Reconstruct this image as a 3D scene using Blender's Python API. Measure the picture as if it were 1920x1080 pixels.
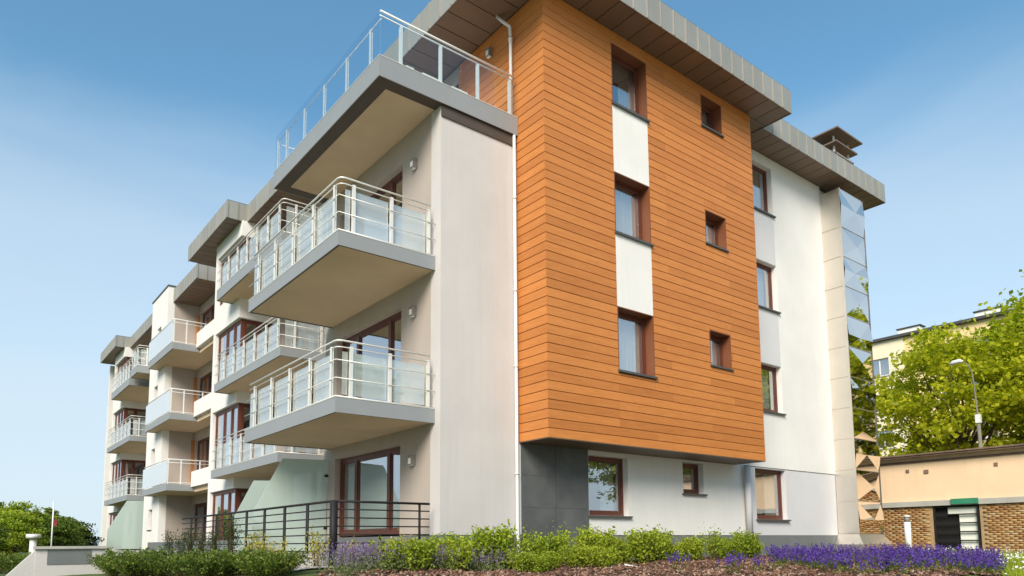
import bpy, math, random
import numpy as np
from mathutils import Matrix, Vector
random.seed(7); rng = np.random.default_rng(11)
for o in list(bpy.data.objects): bpy.data.objects.remove(o)
SC = bpy.context.scene
COL = SC.collection
R = math.radians

# ------------------------------------------------------------------ camera
cam = bpy.data.cameras.new('camera'); camo = bpy.data.objects.new('camera', cam); COL.objects.link(camo)
cam.sensor_fit = 'HORIZONTAL'; cam.sensor_width = 36.0
cam.lens = 36.0 * 1350.59 / 1920.0
cam.shift_x = 0.00132; cam.shift_y = 0.17284
cam.clip_start = 0.05; cam.clip_end = 3000
_r = Vector((0.78580103, -0.61842734, -0.00802296)); _u = Vector((-0.06029134, -0.08950622, 0.99415974)); _f = Vector((0.61553367, 0.78072803, 0.10761989))
m = Matrix(((_r.x, _u.x, -_f.x, -7.2204), (_r.y, _u.y, -_f.y, -11.2766), (_r.z, _u.z, -_f.z, -0.1572), (0, 0, 0, 1)))
camo.matrix_world = m
SC.camera = camo

# ------------------------------------------------------------------ world, sun, exposure
SUN_EL, SUN_AZ = R(36), Vector((-0.78, -0.62, 0)).normalized()      # direction towards the sun
to_sun = Vector((SUN_AZ.x * math.cos(SUN_EL), SUN_AZ.y * math.cos(SUN_EL), math.sin(SUN_EL)))
world = bpy.data.worlds.new('World'); SC.world = world; world.use_nodes = True
nt = world.node_tree; nt.nodes.clear()
sky = nt.nodes.new('ShaderNodeTexSky'); sky.sky_type = 'NISHITA'; sky.sun_disc = False
sky.sun_elevation = SUN_EL; sky.sun_rotation = math.atan2(SUN_AZ.x, SUN_AZ.y)
sky.air_density = 1.0; sky.dust_density = 0.4; sky.ozone_density = 1.2; sky.altitude = 50
bg = nt.nodes.new('ShaderNodeBackground'); bg.inputs[1].default_value = 0.105
wo = nt.nodes.new('ShaderNodeOutputWorld')
# summer haze: the same all round, thick at the horizon and thinning with height, very slightly uneven
tn = nt.nodes.new('ShaderNodeMix'); tn.data_type = 'RGBA'; tn.blend_type = 'MULTIPLY'; tn.inputs[0].default_value = 1.0; tn.inputs[7].default_value = (0.58, 0.96, 0.97, 1)
hz = nt.nodes.new('ShaderNodeMix'); hz.data_type = 'RGBA'; hz.inputs[7].default_value = (3.35, 3.85, 4.35, 1)
tc = nt.nodes.new('ShaderNodeTexCoord'); sx = nt.nodes.new('ShaderNodeSeparateXYZ'); nt.links.new(tc.outputs['Generated'], sx.inputs[0])
mpw = nt.nodes.new('ShaderNodeMapping'); mpw.inputs['Scale'].default_value = (1.4, 1.4, 4.5)
nzw = nt.nodes.new('ShaderNodeTexNoise'); nzw.inputs['Scale'].default_value = 1.6; nzw.inputs['Detail'].default_value = 5; nzw.inputs['Distortion'].default_value = 0.6
wob = nt.nodes.new('ShaderNodeMath'); wob.operation = 'MULTIPLY_ADD'; wob.inputs[1].default_value = 0.16
nt.links.new(tc.outputs['Generated'], mpw.inputs[0]); nt.links.new(mpw.outputs[0], nzw.inputs['Vector']); nt.links.new(nzw.outputs['Fac'], wob.inputs[0]); nt.links.new(sx.outputs['Z'], wob.inputs[2])
hr = nt.nodes.new('ShaderNodeValToRGB'); el = hr.color_ramp.elements; hr.color_ramp.interpolation = 'EASE'
for p_, c_ in ((0.0, 0.96), (0.20, 0.90), (0.43, 0.64), (0.62, 0.05), (1.0, 0.0)):
    e = el[0] if p_ == 0.0 else (el[len(el) - 1] if p_ == 1.0 else el.new(p_)); e.position = p_; e.color = (c_, c_, c_, 1)
nt.links.new(wob.outputs[0], hr.inputs[0]); nt.links.new(hr.outputs[0], hz.inputs[0])
nt.links.new(sky.outputs[0], tn.inputs[6]); nt.links.new(tn.outputs[2], hz.inputs[6]); nt.links.new(hz.outputs[2], bg.inputs[0]); nt.links.new(bg.outputs[0], wo.inputs[0])
sl = bpy.data.lights.new('sun', 'SUN'); sl.energy = 2.6; sl.angle = R(30); sl.color = (1.0, 0.91, 0.78)
so = bpy.data.objects.new('sun', sl); COL.objects.link(so); so.location = (-20, -20, 30)
so.rotation_euler = (-to_sun).to_track_quat('-Z', 'Y').to_euler()
vs = SC.view_settings; vs.view_transform = 'Standard'; vs.look = 'None'; vs.exposure = 1.0; vs.gamma = 1.0; vs.use_curve_mapping = False

# ------------------------------------------------------------------ materials
def newmat(name):
    mt = bpy.data.materials.new(name); mt.use_nodes = True; t = mt.node_tree; t.nodes.clear()
    out = t.nodes.new('ShaderNodeOutputMaterial'); return mt, t, out
def N(t, kind, **kw):
    n = t.nodes.new(kind)
    for k, v in kw.items():
        if hasattr(n, k) and not k.startswith('i_'): setattr(n, k, v)
    return n
def ramp(t, fac, stops):
    r = t.nodes.new('ShaderNodeValToRGB'); el = r.color_ramp.elements
    while len(el) < len(stops): el.new(0.5)
    for e, (p, c) in zip(el, stops): e.position = p; e.color = (*c, 1) if len(c) == 3 else c
    t.links.new(fac, r.inputs[0]); return r.outputs[0]
def noise(t, scale, detail=4, rough=0.55, vec=None, dist=0.0):
    n = t.nodes.new('ShaderNodeTexNoise'); n.inputs['Scale'].default_value = scale; n.inputs['Detail'].default_value = detail
    n.inputs['Roughness'].default_value = rough; n.inputs['Distortion'].default_value = dist
    if vec is not None: t.links.new(vec, n.inputs['Vector'])
    return n.outputs['Fac']
def wpos(t, scale=(1, 1, 1), rnd=0.0):
    g = t.nodes.new('ShaderNodeNewGeometry'); mp = t.nodes.new('ShaderNodeMapping'); mp.inputs['Scale'].default_value = scale
    src = g.outputs['Position']
    if rnd:
        oi = t.nodes.new('ShaderNodeObjectInfo'); ad = t.nodes.new('ShaderNodeVectorMath'); ad.operation = 'ADD'
        mu = t.nodes.new('ShaderNodeVectorMath'); mu.operation = 'SCALE'; mu.inputs[0].default_value = (1, 1.7, 2.3)
        ml = t.nodes.new('ShaderNodeMath'); ml.operation = 'MULTIPLY'; ml.inputs[1].default_value = rnd
        t.links.new(oi.outputs['Random'], ml.inputs[0]); t.links.new(ml.outputs[0], mu.inputs['Scale'])
        t.links.new(src, ad.inputs[0]); t.links.new(mu.outputs[0], ad.inputs[1]); src = ad.outputs[0]
    t.links.new(src, mp.inputs['Vector']); return mp.outputs[0]
def mixc(t, fac, a, b, mode='MIX'):
    n = t.nodes.new('ShaderNodeMix'); n.data_type = 'RGBA'; n.blend_type = mode
    for sock, v in ((n.inputs[0], fac), (n.inputs[6], a), (n.inputs[7], b)):
        if isinstance(v, (int, float)): sock.default_value = v
        elif isinstance(v, tuple): sock.default_value = (*v, 1)
        else: t.links.new(v, sock)
    return n.outputs[2]
def mul(c, k): return tuple(x * k for x in c)
def bump(t, height, strength, dist=0.01):
    b = t.nodes.new('ShaderNodeBump'); b.inputs['Strength'].default_value = strength; b.inputs['Distance'].default_value = dist
    t.links.new(height, b.inputs['Height']); return b.outputs[0]
def surf(name, col, rough=0.8, var=0.08, vscale=1.3, fine=60.0, fb=0.15, metal=0.0, rnd=0.0, spec=0.5, streak=0.0):
    """general painted / rendered / metal surface: large soft variation, fine relief, optional rain streaks"""
    mt, t, out = newmat(name); b = t.nodes.new('ShaderNodeBsdfPrincipled'); v = wpos(t)
    n1 = noise(t, vscale, 5, 0.6, v)
    c = mixc(t, ramp(t, n1, [(0.3, (0, 0, 0)), (0.7, (1, 1, 1))]), mul(col, 1 - var), mul(col, 1 + var * 0.5))
    if streak:
        n3 = noise(t, 1.0, 4, 0.6, wpos(t, (9, 9, 0.35)))
        c = mixc(t, ramp(t, n3, [(0.5, (0, 0, 0)), (0.8, (streak,) * 3)]), c, mul(col, 0.6))
    if rnd:
        oi = t.nodes.new('ShaderNodeObjectInfo')
        c = mixc(t, ramp(t, oi.outputs['Random'], [(0, (0, 0, 0)), (1, (1, 1, 1))]), c, mixc(t, 1.0, c, (1 - rnd, 1 - rnd, 1 - rnd), 'MULTIPLY'))
    t.links.new(c, b.inputs['Base Color']); b.inputs['Roughness'].default_value = rough; b.inputs['Metallic'].default_value = metal
    b.inputs['Specular IOR Level'].default_value = spec
    if fb: t.links.new(bump(t, noise(t, fine, 3, 0.6, v), fb), b.inputs['Normal'])
    t.links.new(b.outputs[0], out.inputs[0]); return mt
def wood(name):
    mt, t, out = newmat(name); b = t.nodes.new('ShaderNodeBsdfPrincipled')
    v = wpos(t, (0.9, 0.9, 22), 9.0)
    g1 = noise(t, 2.2, 6, 0.65, v, 0.4); g2 = noise(t, 9.0, 4, 0.7, v)
    c = ramp(t, g1, [(0.25, (0.44, 0.150, 0.034)), (0.5, (0.54, 0.195, 0.048)), (0.75, (0.61, 0.238, 0.062))])
    c = mixc(t, ramp(t, g2, [(0.45, (0, 0, 0)), (0.75, (0.45, 0.45, 0.45))]), c, (0.27, 0.09, 0.02))
    oi = t.nodes.new('ShaderNodeObjectInfo')
    tint = ramp(t, oi.outputs['Random'], [(0, (0.86, 0.83, 0.81)), (0.3, (0.96, 0.95, 0.95)), (0.7, (1.02, 1.02, 1.02)), (1, (1.07, 1.08, 1.08))])
    c = mixc(t, 1.0, c, tint, 'MULTIPLY')
    c = mixc(t, ramp(t, noise(t, 0.5, 3, 0.5, wpos(t)), [(0.35, (0, 0, 0)), (0.75, (0.35, 0.35, 0.35))]), c, mixc(t, 1.0, c, (1.25, 1.3, 1.3), 'MULTIPLY'))
    t.links.new(c, b.inputs['Base Color']); b.inputs['Roughness'].default_value = 0.55; b.inputs['Specular IOR Level'].default_value = 0.35
    t.links.new(bump(t, g2, 0.12, 0.004), b.inputs['Normal'])
    t.links.new(b.outputs[0], out.inputs[0]); return mt
def glass(name, tint=(0.9, 0.93, 0.93), refl=0.3, milk=0.0, milkc=(0.8, 0.85, 0.84), wob=0.004):
    mt, t, out = newmat(name)
    tr = t.nodes.new('ShaderNodeBsdfTransparent'); tr.inputs[0].default_value = (*tint, 1)
    gl = t.nodes.new('ShaderNodeBsdfGlossy'); gl.inputs['Roughness'].default_value = 0.01; gl.inputs['Color'].default_value = (0.95, 0.96, 1, 1)
    t.links.new(bump(t, noise(t, 1.1, 2, 0.5, wpos(t)), 0.25, wob * 3), gl.inputs['Normal'])
    fr = t.nodes.new('ShaderNodeLayerWeight'); fr.inputs[0].default_value = 0.5
    pw_ = t.nodes.new('ShaderNodeMath'); pw_.operation = 'POWER'; pw_.inputs[1].default_value = 4.0; t.links.new(fr.outputs['Facing'], pw_.inputs[0])
    ma = t.nodes.new('ShaderNodeMath'); ma.operation = 'MULTIPLY_ADD'; ma.use_clamp = True
    ma.inputs[1].default_value = 0.8; ma.inputs[2].default_value = refl; t.links.new(pw_.outputs[0], ma.inputs[0])
    base = tr.outputs[0]
    if milk:
        df = t.nodes.new('ShaderNodeBsdfDiffuse'); df.inputs[0].default_value = (*milkc, 1)
        tl = t.nodes.new('ShaderNodeBsdfTranslucent'); tl.inputs[0].default_value = (*milkc, 1)
        m0 = t.nodes.new('ShaderNodeMixShader'); m0.inputs[0].default_value = 0.35; t.links.new(df.outputs[0], m0.inputs[1]); t.links.new(tl.outputs[0], m0.inputs[2])
        m1 = t.nodes.new('ShaderNodeMixShader'); m1.inputs[0].default_value = milk; t.links.new(base, m1.inputs[1]); t.links.new(m0.outputs[0], m1.inputs[2]); base = m1.outputs[0]
    mx = t.nodes.new('ShaderNodeMixShader'); t.links.new(ma.outputs[0], mx.inputs[0]); t.links.new(base, mx.inputs[1]); t.links.new(gl.outputs[0], mx.inputs[2])
    t.links.new(mx.outputs[0], out.inputs[0]); return mt
def leafmat(name, a, b_, c_, trans=0.35, attr=False):
    mt, t, out = newmat(name)
    geo = t.nodes.new('ShaderNodeNewGeometry'); oi = t.nodes.new('ShaderNodeObjectInfo')
    c = ramp(t, geo.outputs['Random Per Island'], [(0, a), (0.55, b_), (1, c_)])
    tint = ramp(t, oi.outputs['Random'], [(0, (0.82, 0.86, 0.8)), (1, (1.12, 1.06, 1.05))])
    c = mixc(t, 1.0, c, tint, 'MULTIPLY')
    d = t.nodes.new('ShaderNodeBsdfPrincipled'); d.inputs['Roughness'].default_value = 0.55; d.inputs['Specular IOR Level'].default_value = 0.3
    tl = t.nodes.new('ShaderNodeBsdfTranslucent'); t.links.new(c, d.inputs['Base Color'])
    t.links.new(mixc(t, 1.0, c, (1.2, 1.25, 0.7), 'MULTIPLY'), tl.inputs[0])
    mx = t.nodes.new('ShaderNodeMixShader'); mx.inputs[0].default_value = trans
    t.links.new(d.outputs[0], mx.inputs[1]); t.links.new(tl.outputs[0], mx.inputs[2]); t.links.new(mx.outputs[0], out.inputs[0]); return mt
def islandmat(name, stops, rough=0.85, fine=40, fb=0.3):
    mt, t, out = newmat(name); b = t.nodes.new('ShaderNodeBsdfPrincipled'); geo = t.nodes.new('ShaderNodeNewGeometry')
    c = ramp(t, geo.outputs['Random Per Island'], stops)
    v = wpos(t); n = noise(t, fine, 4, 0.6, v)
    c = mixc(t, ramp(t, n, [(0.3, (0, 0, 0)), (0.7, (0.5, 0.5, 0.5))]), c, mixc(t, 1.0, c, (0.6, 0.6, 0.6), 'MULTIPLY'))
    t.links.new(c, b.inputs['Base Color']); b.inputs['Roughness'].default_value = rough
    t.links.new(bump(t, n, fb), b.inputs['Normal']); t.links.new(b.outputs[0], out.inputs[0]); return mt
def groundmat(name, cols, scale=6, fine=45):
    mt, t, out = newmat(name); b = t.nodes.new('ShaderNodeBsdfPrincipled'); v = wpos(t)
    n = noise(t, scale, 6, 0.65, v); n2 = noise(t, fine, 4, 0.7, v)
    c = ramp(t, n, [(0.3, cols[0]), (0.5, cols[1]), (0.7, cols[2])])
    c = mixc(t, ramp(t, n2, [(0.4, (0, 0, 0)), (0.7, (0.6, 0.6, 0.6))]), c, mixc(t, 1.0, c, (0.45, 0.45, 0.45), 'MULTIPLY'))
    t.links.new(c, b.inputs['Base Color']); b.inputs['Roughness'].default_value = 0.95
    t.links.new(bump(t, n2, 0.6, 0.03), b.inputs['Normal']); t.links.new(b.outputs[0], out.inputs[0]); return mt

MT = dict(
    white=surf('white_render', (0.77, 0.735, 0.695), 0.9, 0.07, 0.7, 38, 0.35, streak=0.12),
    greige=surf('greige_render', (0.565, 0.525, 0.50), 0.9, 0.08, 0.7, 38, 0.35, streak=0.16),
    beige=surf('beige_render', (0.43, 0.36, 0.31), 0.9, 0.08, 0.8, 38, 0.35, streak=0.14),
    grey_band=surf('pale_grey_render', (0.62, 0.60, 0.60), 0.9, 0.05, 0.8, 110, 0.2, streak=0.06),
    plinth=surf('plinth_grey', (0.16, 0.165, 0.165), 0.85, 0.12, 2.0, 60, 0.25),
    tile=surf('slate_tile', (0.115, 0.118, 0.118), 0.6, 0.25, 2.6, 40, 0.2, rnd=0.18),
    soffit=surf('plaster_soffit', (0.64, 0.475, 0.315), 0.9, 0.10, 0.9, 90, 0.15),
    slab_metal=surf('balcony_fascia_grey', (0.27, 0.278, 0.282), 0.5, 0.04, 1.0, 30, 0.02, metal=0.0, streak=0.08),
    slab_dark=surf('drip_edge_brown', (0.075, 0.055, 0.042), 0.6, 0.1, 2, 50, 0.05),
    zinc=surf('zinc_fascia', (0.37, 0.35, 0.305), 0.45, 0.08, 1.2, 8, 0.05, metal=0.25, rnd=0.12, streak=0.18),
    zinc_dark=surf('zinc_edge', (0.10, 0.10, 0.095), 0.45, 0.1, 2, 30, 0.05, metal=0.3),
    soffit_metal=surf('soffit_brown_metal', (0.19, 0.125, 0.085), 0.5, 0.08, 1.5, 10, 0.04, metal=0.1, rnd=0.15),
    steel=surf('satin_steel', (0.82, 0.78, 0.71), 0.42, 0.05, 3, 80, 0.02, metal=0.35),
    whitemetal=surf('white_metal', (0.74, 0.74, 0.72), 0.4, 0.04, 2, 60, 0.02),
    black=surf('black_iron', (0.018, 0.016, 0.016), 0.6, 0.2, 5, 80, 0.05, spec=0.25),
    pole=surf('pole_grey', (0.20, 0.18, 0.15), 0.8, 0.2, 3, 40, 0.1),
    brown=surf('brown_window_frame', (0.115, 0.032, 0.018), 0.45, 0.15, 3, 70, 0.05),
    reveal=surf('brown_reveal', (0.20, 0.065, 0.024), 0.55, 0.12, 2, 60, 0.05),
    wood=wood('cedar_planks'),
    woodback=surf('batten_black', (0.03, 0.02, 0.014), 0.9, 0.1, 3, 40, 0.1),
    orange_wood=surf('orange_wood_strip', (0.46, 0.17, 0.04), 0.55, 0.2, 3, 30, 0.1),
    curtain=surf('white_curtain', (0.80, 0.79, 0.76), 0.95, 0.05, 3, 30, 0.1),
    darkcurtain=surf('grey_curtain', (0.20, 0.20, 0.20), 0.95, 0.1, 3, 30, 0.1),
    room=surf('room_wall', (0.50, 0.46, 0.40), 0.9, 0.05, 1, 40, 0.05),
    glass=glass('window_glass', (0.86, 0.88, 0.87), 0.33, 0),
    door_glass=glass('door_glass', (0.72, 0.75, 0.74), 0.42, 0),
    rail_glass=glass('rail_glass', (0.92, 0.95, 0.93), 0.14, 0.34, (0.82, 0.86, 0.85)),
    clear_glass=glass('clear_glass', (0.93, 0.96, 0.97), 0.04, 0.0),
    frost=glass('frosted_glass', (0.9, 0.93, 0.92), 0.10, 0.88, (0.84, 0.86, 0.86)),
    green_glass=glass('green_screen_glass', (0.85, 0.92, 0.89), 0.06, 0.90, (0.66, 0.76, 0.70)),
    mirror=surf('mirror_steel', (0.86, 0.80, 0.745), 0.03, 0.03, 2, 3.0, 0.02, metal=1.0),
    brushed=surf('brushed_steel', (0.78, 0.72, 0.64), 0.30, 0.06, 1.2, 14, 0.03, metal=0.9),
    lamp=surf('lamp_grey_brown', (0.22, 0.19, 0.165), 0.5, 0.1, 5, 80, 0.05),
    yellow=surf('yellow_render', (0.80, 0.61, 0.30), 0.9, 0.07, 0.25, 30, 0.15, streak=0.1),
    cream=surf('cream_render', (0.80, 0.70, 0.50), 0.9, 0.06, 0.3, 30, 0.15, streak=0.1),
    peach=surf('peach_render', (0.82, 0.59, 0.385), 0.9, 0.10, 0.45, 30, 0.2, streak=0.16),
    rust=surf('rusty_gutter', (0.20, 0.13, 0.09), 0.8, 0.3, 3, 40, 0.2),
    concrete=surf('concrete', (0.42, 0.40, 0.36), 0.9, 0.15, 1.5, 40, 0.25, streak=0.2),
    bounce_pale=surf('pale_bounce_paving', (0.52, 0.47, 0.40), 0.9, 0.15, 1.0, 40, 0.2),
    green_paint=surf('green_paint', (0.03, 0.22, 0.12), 0.6, 0.15, 3, 40, 0.1),
    asphalt=surf('roof_felt', (0.07, 0.07, 0.07), 0.95, 0.2, 2, 60, 0.2),
    brick=islandmat('bricks', [(0, (0.28, 0.13, 0.05)), (0.35, (0.42, 0.22, 0.08)), (0.75, (0.50, 0.29, 0.12)), (1, (0.46, 0.33, 0.18))], 0.9, 30),
    mortar=surf('mortar', (0.40, 0.27, 0.14), 0.95, 0.2, 3, 50, 0.3),
    chips=islandmat('bark_chips', [(0, (0.055, 0.026, 0.015)), (0.3, (0.13, 0.058, 0.032)), (0.65, (0.24, 0.12, 0.07)), (0.9, (0.36, 0.22, 0.15)), (1, (0.48, 0.36, 0.28))], 0.9, 90),
    gravel=islandmat('gravel_stones', [(0, (0.30, 0.26, 0.24)), (0.6, (0.48, 0.42, 0.38)), (1, (0.62, 0.58, 0.54))], 0.9, 60),
    soil=groundmat('soil', [(0.03, 0.017, 0.011), (0.055, 0.03, 0.019), (0.09, 0.05, 0.03)]),
    turf=groundmat('turf', [(0.05, 0.075, 0.012), (0.085, 0.12, 0.02), (0.14, 0.16, 0.035)], 1.2, 30),
    bark=surf('tree_bark', (0.085, 0.058, 0.038), 0.95, 0.3, 4, 18, 0.6),
    stem=surf('woody_stem', (0.12, 0.07, 0.03), 0.9, 0.3, 8, 60, 0.2),
    leaf_lime=leafmat('leaf_lime', (0.16, 0.23, 0.014), (0.32, 0.40, 0.028), (0.47, 0.52, 0.055)),
    leaf_tree=leafmat('leaf_tree', (0.22, 0.27, 0.010), (0.44, 0.47, 0.018), (0.66, 0.62, 0.04), 0.55),
    leaf_mid=leafmat('leaf_mid', (0.05, 0.09, 0.013), (0.13, 0.19, 0.026), (0.23, 0.29, 0.045)),
    leaf_dark=leafmat('leaf_dark', (0.012, 0.03, 0.008), (0.03, 0.06, 0.013), (0.065, 0.10, 0.022), 0.2),
    leaf_yellow=leafmat('leaf_yellow', (0.24, 0.24, 0.03), (0.46, 0.40, 0.06), (0.62, 0.53, 0.16)),
    leaf_grey=leafmat('leaf_grey', (0.11, 0.15, 0.07), (0.20, 0.24, 0.10), (0.31, 0.33, 0.16)),
    purple=leafmat('purple_petal', (0.060, 0.022, 0.20), (0.105, 0.048, 0.35), (0.19, 0.11, 0.50), 0.25),
    lilac=leafmat('lilac_petal', (0.14, 0.08, 0.22), (0.25, 0.16, 0.36), (0.36, 0.27, 0.48), 0.25),
    petal=surf('white_petal', (0.78, 0.78, 0.70), 0.8, 0.05, 5, 30, 0.0),
    red=surf('red_paint', (0.35, 0.04, 0.04), 0.6, 0.1, 3, 30, 0.05),
)

# ------------------------------------------------------------------ mesh helpers
class MB:
    def __init__(s): s.v = []; s.f = []
    def add(s, vs_, fs):
        k = len(s.v); s.v += [tuple(map(float, p)) for p in vs_]; s.f += [tuple(i + k for i in f) for f in fs]; return s
    def box(s, x0, x1, y0, y1, z0, z1):
        x0, x1 = min(x0, x1), max(x0, x1); y0, y1 = min(y0, y1), max(y0, y1); z0, z1 = min(z0, z1), max(z0, z1)
        return s.add([(x0, y0, z0), (x1, y0, z0), (x1, y1, z0), (x0, y1, z0), (x0, y0, z1), (x1, y0, z1), (x1, y1, z1), (x0, y1, z1)],
                     [(3, 2, 1, 0), (4, 5, 6, 7), (0, 1, 5, 4), (1, 2, 6, 5), (2, 3, 7, 6), (3, 0, 4, 7)])
    def tube(s, pts, r, n=8, cap=True):
        pts = [Vector(p) for p in pts]; rs = r if isinstance(r, (list, tuple)) else [r] * len(pts); k = len(s.v)
        for i, p in enumerate(pts):
            d = (pts[min(i + 1, len(pts) - 1)] - pts[max(i - 1, 0)]).normalized()
            a = d.cross(Vector((0, 0, 1)) if abs(d.z) < 0.9 else Vector((1, 0, 0))).normalized(); b = d.cross(a)
            for j in range(n):
                w = 2 * math.pi * j / n; q = p + (a * math.cos(w) + b * math.sin(w)) * rs[i]; s.v.append(tuple(q))
        for i in range(len(pts) - 1):
            for j in range(n):
                a0 = k + i * n + j; a1 = k + i * n + (j + 1) % n; s.f.append((a0, a1, a1 + n, a0 + n))
        if cap: s.f.append(tuple(k + j for j in range(n))[::-1]); s.f.append(tuple(k + (len(pts) - 1) * n + j for j in range(n)))
        return s
    def prism(s, poly, z0, z1):
        n = len(poly); k = len(s.v)
        s.v += [(x, y, z0) for x, y in poly] + [(x, y, z1) for x, y in poly]
        s.f.append(tuple(k + i for i in range(n))[::-1]); s.f.append(tuple(k + n + i for i in range(n)))
        for i in range(n): j = (i + 1) % n; s.f.append((k + i, k + j, k + n + j, k + n + i))
        return s
    def mesh(s, name, mat):
        me = bpy.data.meshes.new(name); me.from_pydata(s.v, [], s.f); me.materials.append(MT[mat] if isinstance(mat, str) else mat); me.update(); return me
    def build(s, name, mat, parent=None, smooth=False):
        me = s.mesh(name, mat)
        if smooth: me.polygons.foreach_set('use_smooth', [len(p_.vertices) <= 4 for p_ in me.polygons])
        return link(name, me, parent)
def link(name, me, parent=None, loc=None):
    o = bpy.data.objects.new(name, me); COL.objects.link(o)
    if parent is not None: o.parent = parent
    if loc is not None: o.location = loc
    return o
def npmesh(name, V, F, mat):
    """fast mesh from arrays; F is (n,4) or (n,3)"""
    me = bpy.data.meshes.new(name); V = np.asarray(V, np.float32); F = np.asarray(F, np.int32)
    me.vertices.add(len(V)); me.vertices.foreach_set('co', V.ravel())
    k = F.shape[1]; me.loops.add(F.size); me.loops.foreach_set('vertex_index', F.ravel())
    me.polygons.add(len(F)); me.polygons.foreach_set('loop_start', np.arange(0, F.size, k, dtype=np.int32))
    me.polygons.foreach_set('loop_total', np.full(len(F), k, np.int32))
    for m_ in (mat if isinstance(mat, (list, tuple)) else [mat]): me.materials.append(MT[m_])
    me.update(calc_edges=True); me.validate(); return me
def empty(name, loc=(0, 0, 0), rz=0, sc=1.0):
    o = bpy.data.objects.new(name, None); COL.objects.link(o); o.location = loc; o.rotation_euler = (0, 0, rz); o.scale = (sc,) * 3
    o.empty_display_size = 0.2; return o
def tag(o, label=None, cat=None, group=None, kind=None):
    if label: o['label'] = label
    if cat: o['category'] = cat
    if group: o['group'] = group
    if kind: o['kind'] = kind
    return o
def P(ax, p, a, n, z): return (a, p - n, z) if ax == 'Y' else (p - n, a, z)
def abox(mb, ax, p, a0, a1, n0, n1, z0, z1):
    """box on a wall plane: ax 'Y' faces -Y (a = X), ax 'X' faces -X (a = Y); n = distance out of the wall"""
    if ax == 'Y': mb.box(a0, a1, p - n1, p - n0, z0, z1)
    else: mb.box(p - n1, p - n0, a0, a1, z0, z1)
    return mb
def wallgrid(ax, p, th, a0, a1, z0, z1, holes):
    A = sorted({a0, a1, *[min(max(h[i], a0), a1) for h in holes for i in (0, 1)]}); Z = sorted({z0, z1, *[min(max(h[i], z0), z1) for h in holes for i in (2, 3)]})
    solid = {}
    for i in range(len(A) - 1):
        for j in range(len(Z) - 1):
            ca, cz = (A[i] + A[i + 1]) / 2, (Z[j] + Z[j + 1]) / 2
            solid[i, j] = not any(h[0] < ca < h[1] and h[2] < cz < h[3] for h in holes)
    mb = MB(); g = lambda i, j: solid.get((i, j), False)
    for (i, j), s in solid.items():
        if not s: continue
        q = lambda a, n, z: P(ax, p, a, n, z)
        x0, x1, y0, y1 = A[i], A[i + 1], Z[j], Z[j + 1]
        mb.add([q(x0, 0, y0), q(x1, 0, y0), q(x1, 0, y1), q(x0, 0, y1)], [(0, 1, 2, 3)])
        mb.add([q(x0, -th, y0), q(x1, -th, y0), q(x1, -th, y1), q(x0, -th, y1)], [(3, 2, 1, 0)])
        if not g(i - 1, j): mb.add([q(x0, 0, y0), q(x0, 0, y1), q(x0, -th, y1), q(x0, -th, y0)], [(0, 1, 2, 3)])
        if not g(i + 1, j): mb.add([q(x1, 0, y0), q(x1, -th, y0), q(x1, -th, y1), q(x1, 0, y1)], [(0, 1, 2, 3)])
        if not g(i, j - 1): mb.add([q(x0, 0, y0), q(x0, -th, y0), q(x1, -th, y0), q(x1, 0, y0)], [(0, 1, 2, 3)])
        if not g(i, j + 1): mb.add([q(x0, 0, y1), q(x1, 0, y1), q(x1, -th, y1), q(x0, -th, y1)], [(0, 1, 2, 3)])
    return mb
def curtain_mb(ax, p, a0, a1, z0, z1, depth, wave=0.12, amp=0.03):
    mb = MB(); n = max(8, int((a1 - a0) / wave * 6)); vs_ = []
    for i in range(n + 1):
        a = a0 + (a1 - a0) * i / n; d = -depth + amp * math.sin((a - a0) / wave * 2 * math.pi) + 0.3 * amp * math.sin((a - a0) * 23)
        vs_ += [P(ax, p, a, d, z0), P(ax, p, a, d, z1)]
    return mb.add(vs_, [(2 * i, 2 * i + 2, 2 * i + 3, 2 * i + 1) for i in range(n)])
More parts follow.
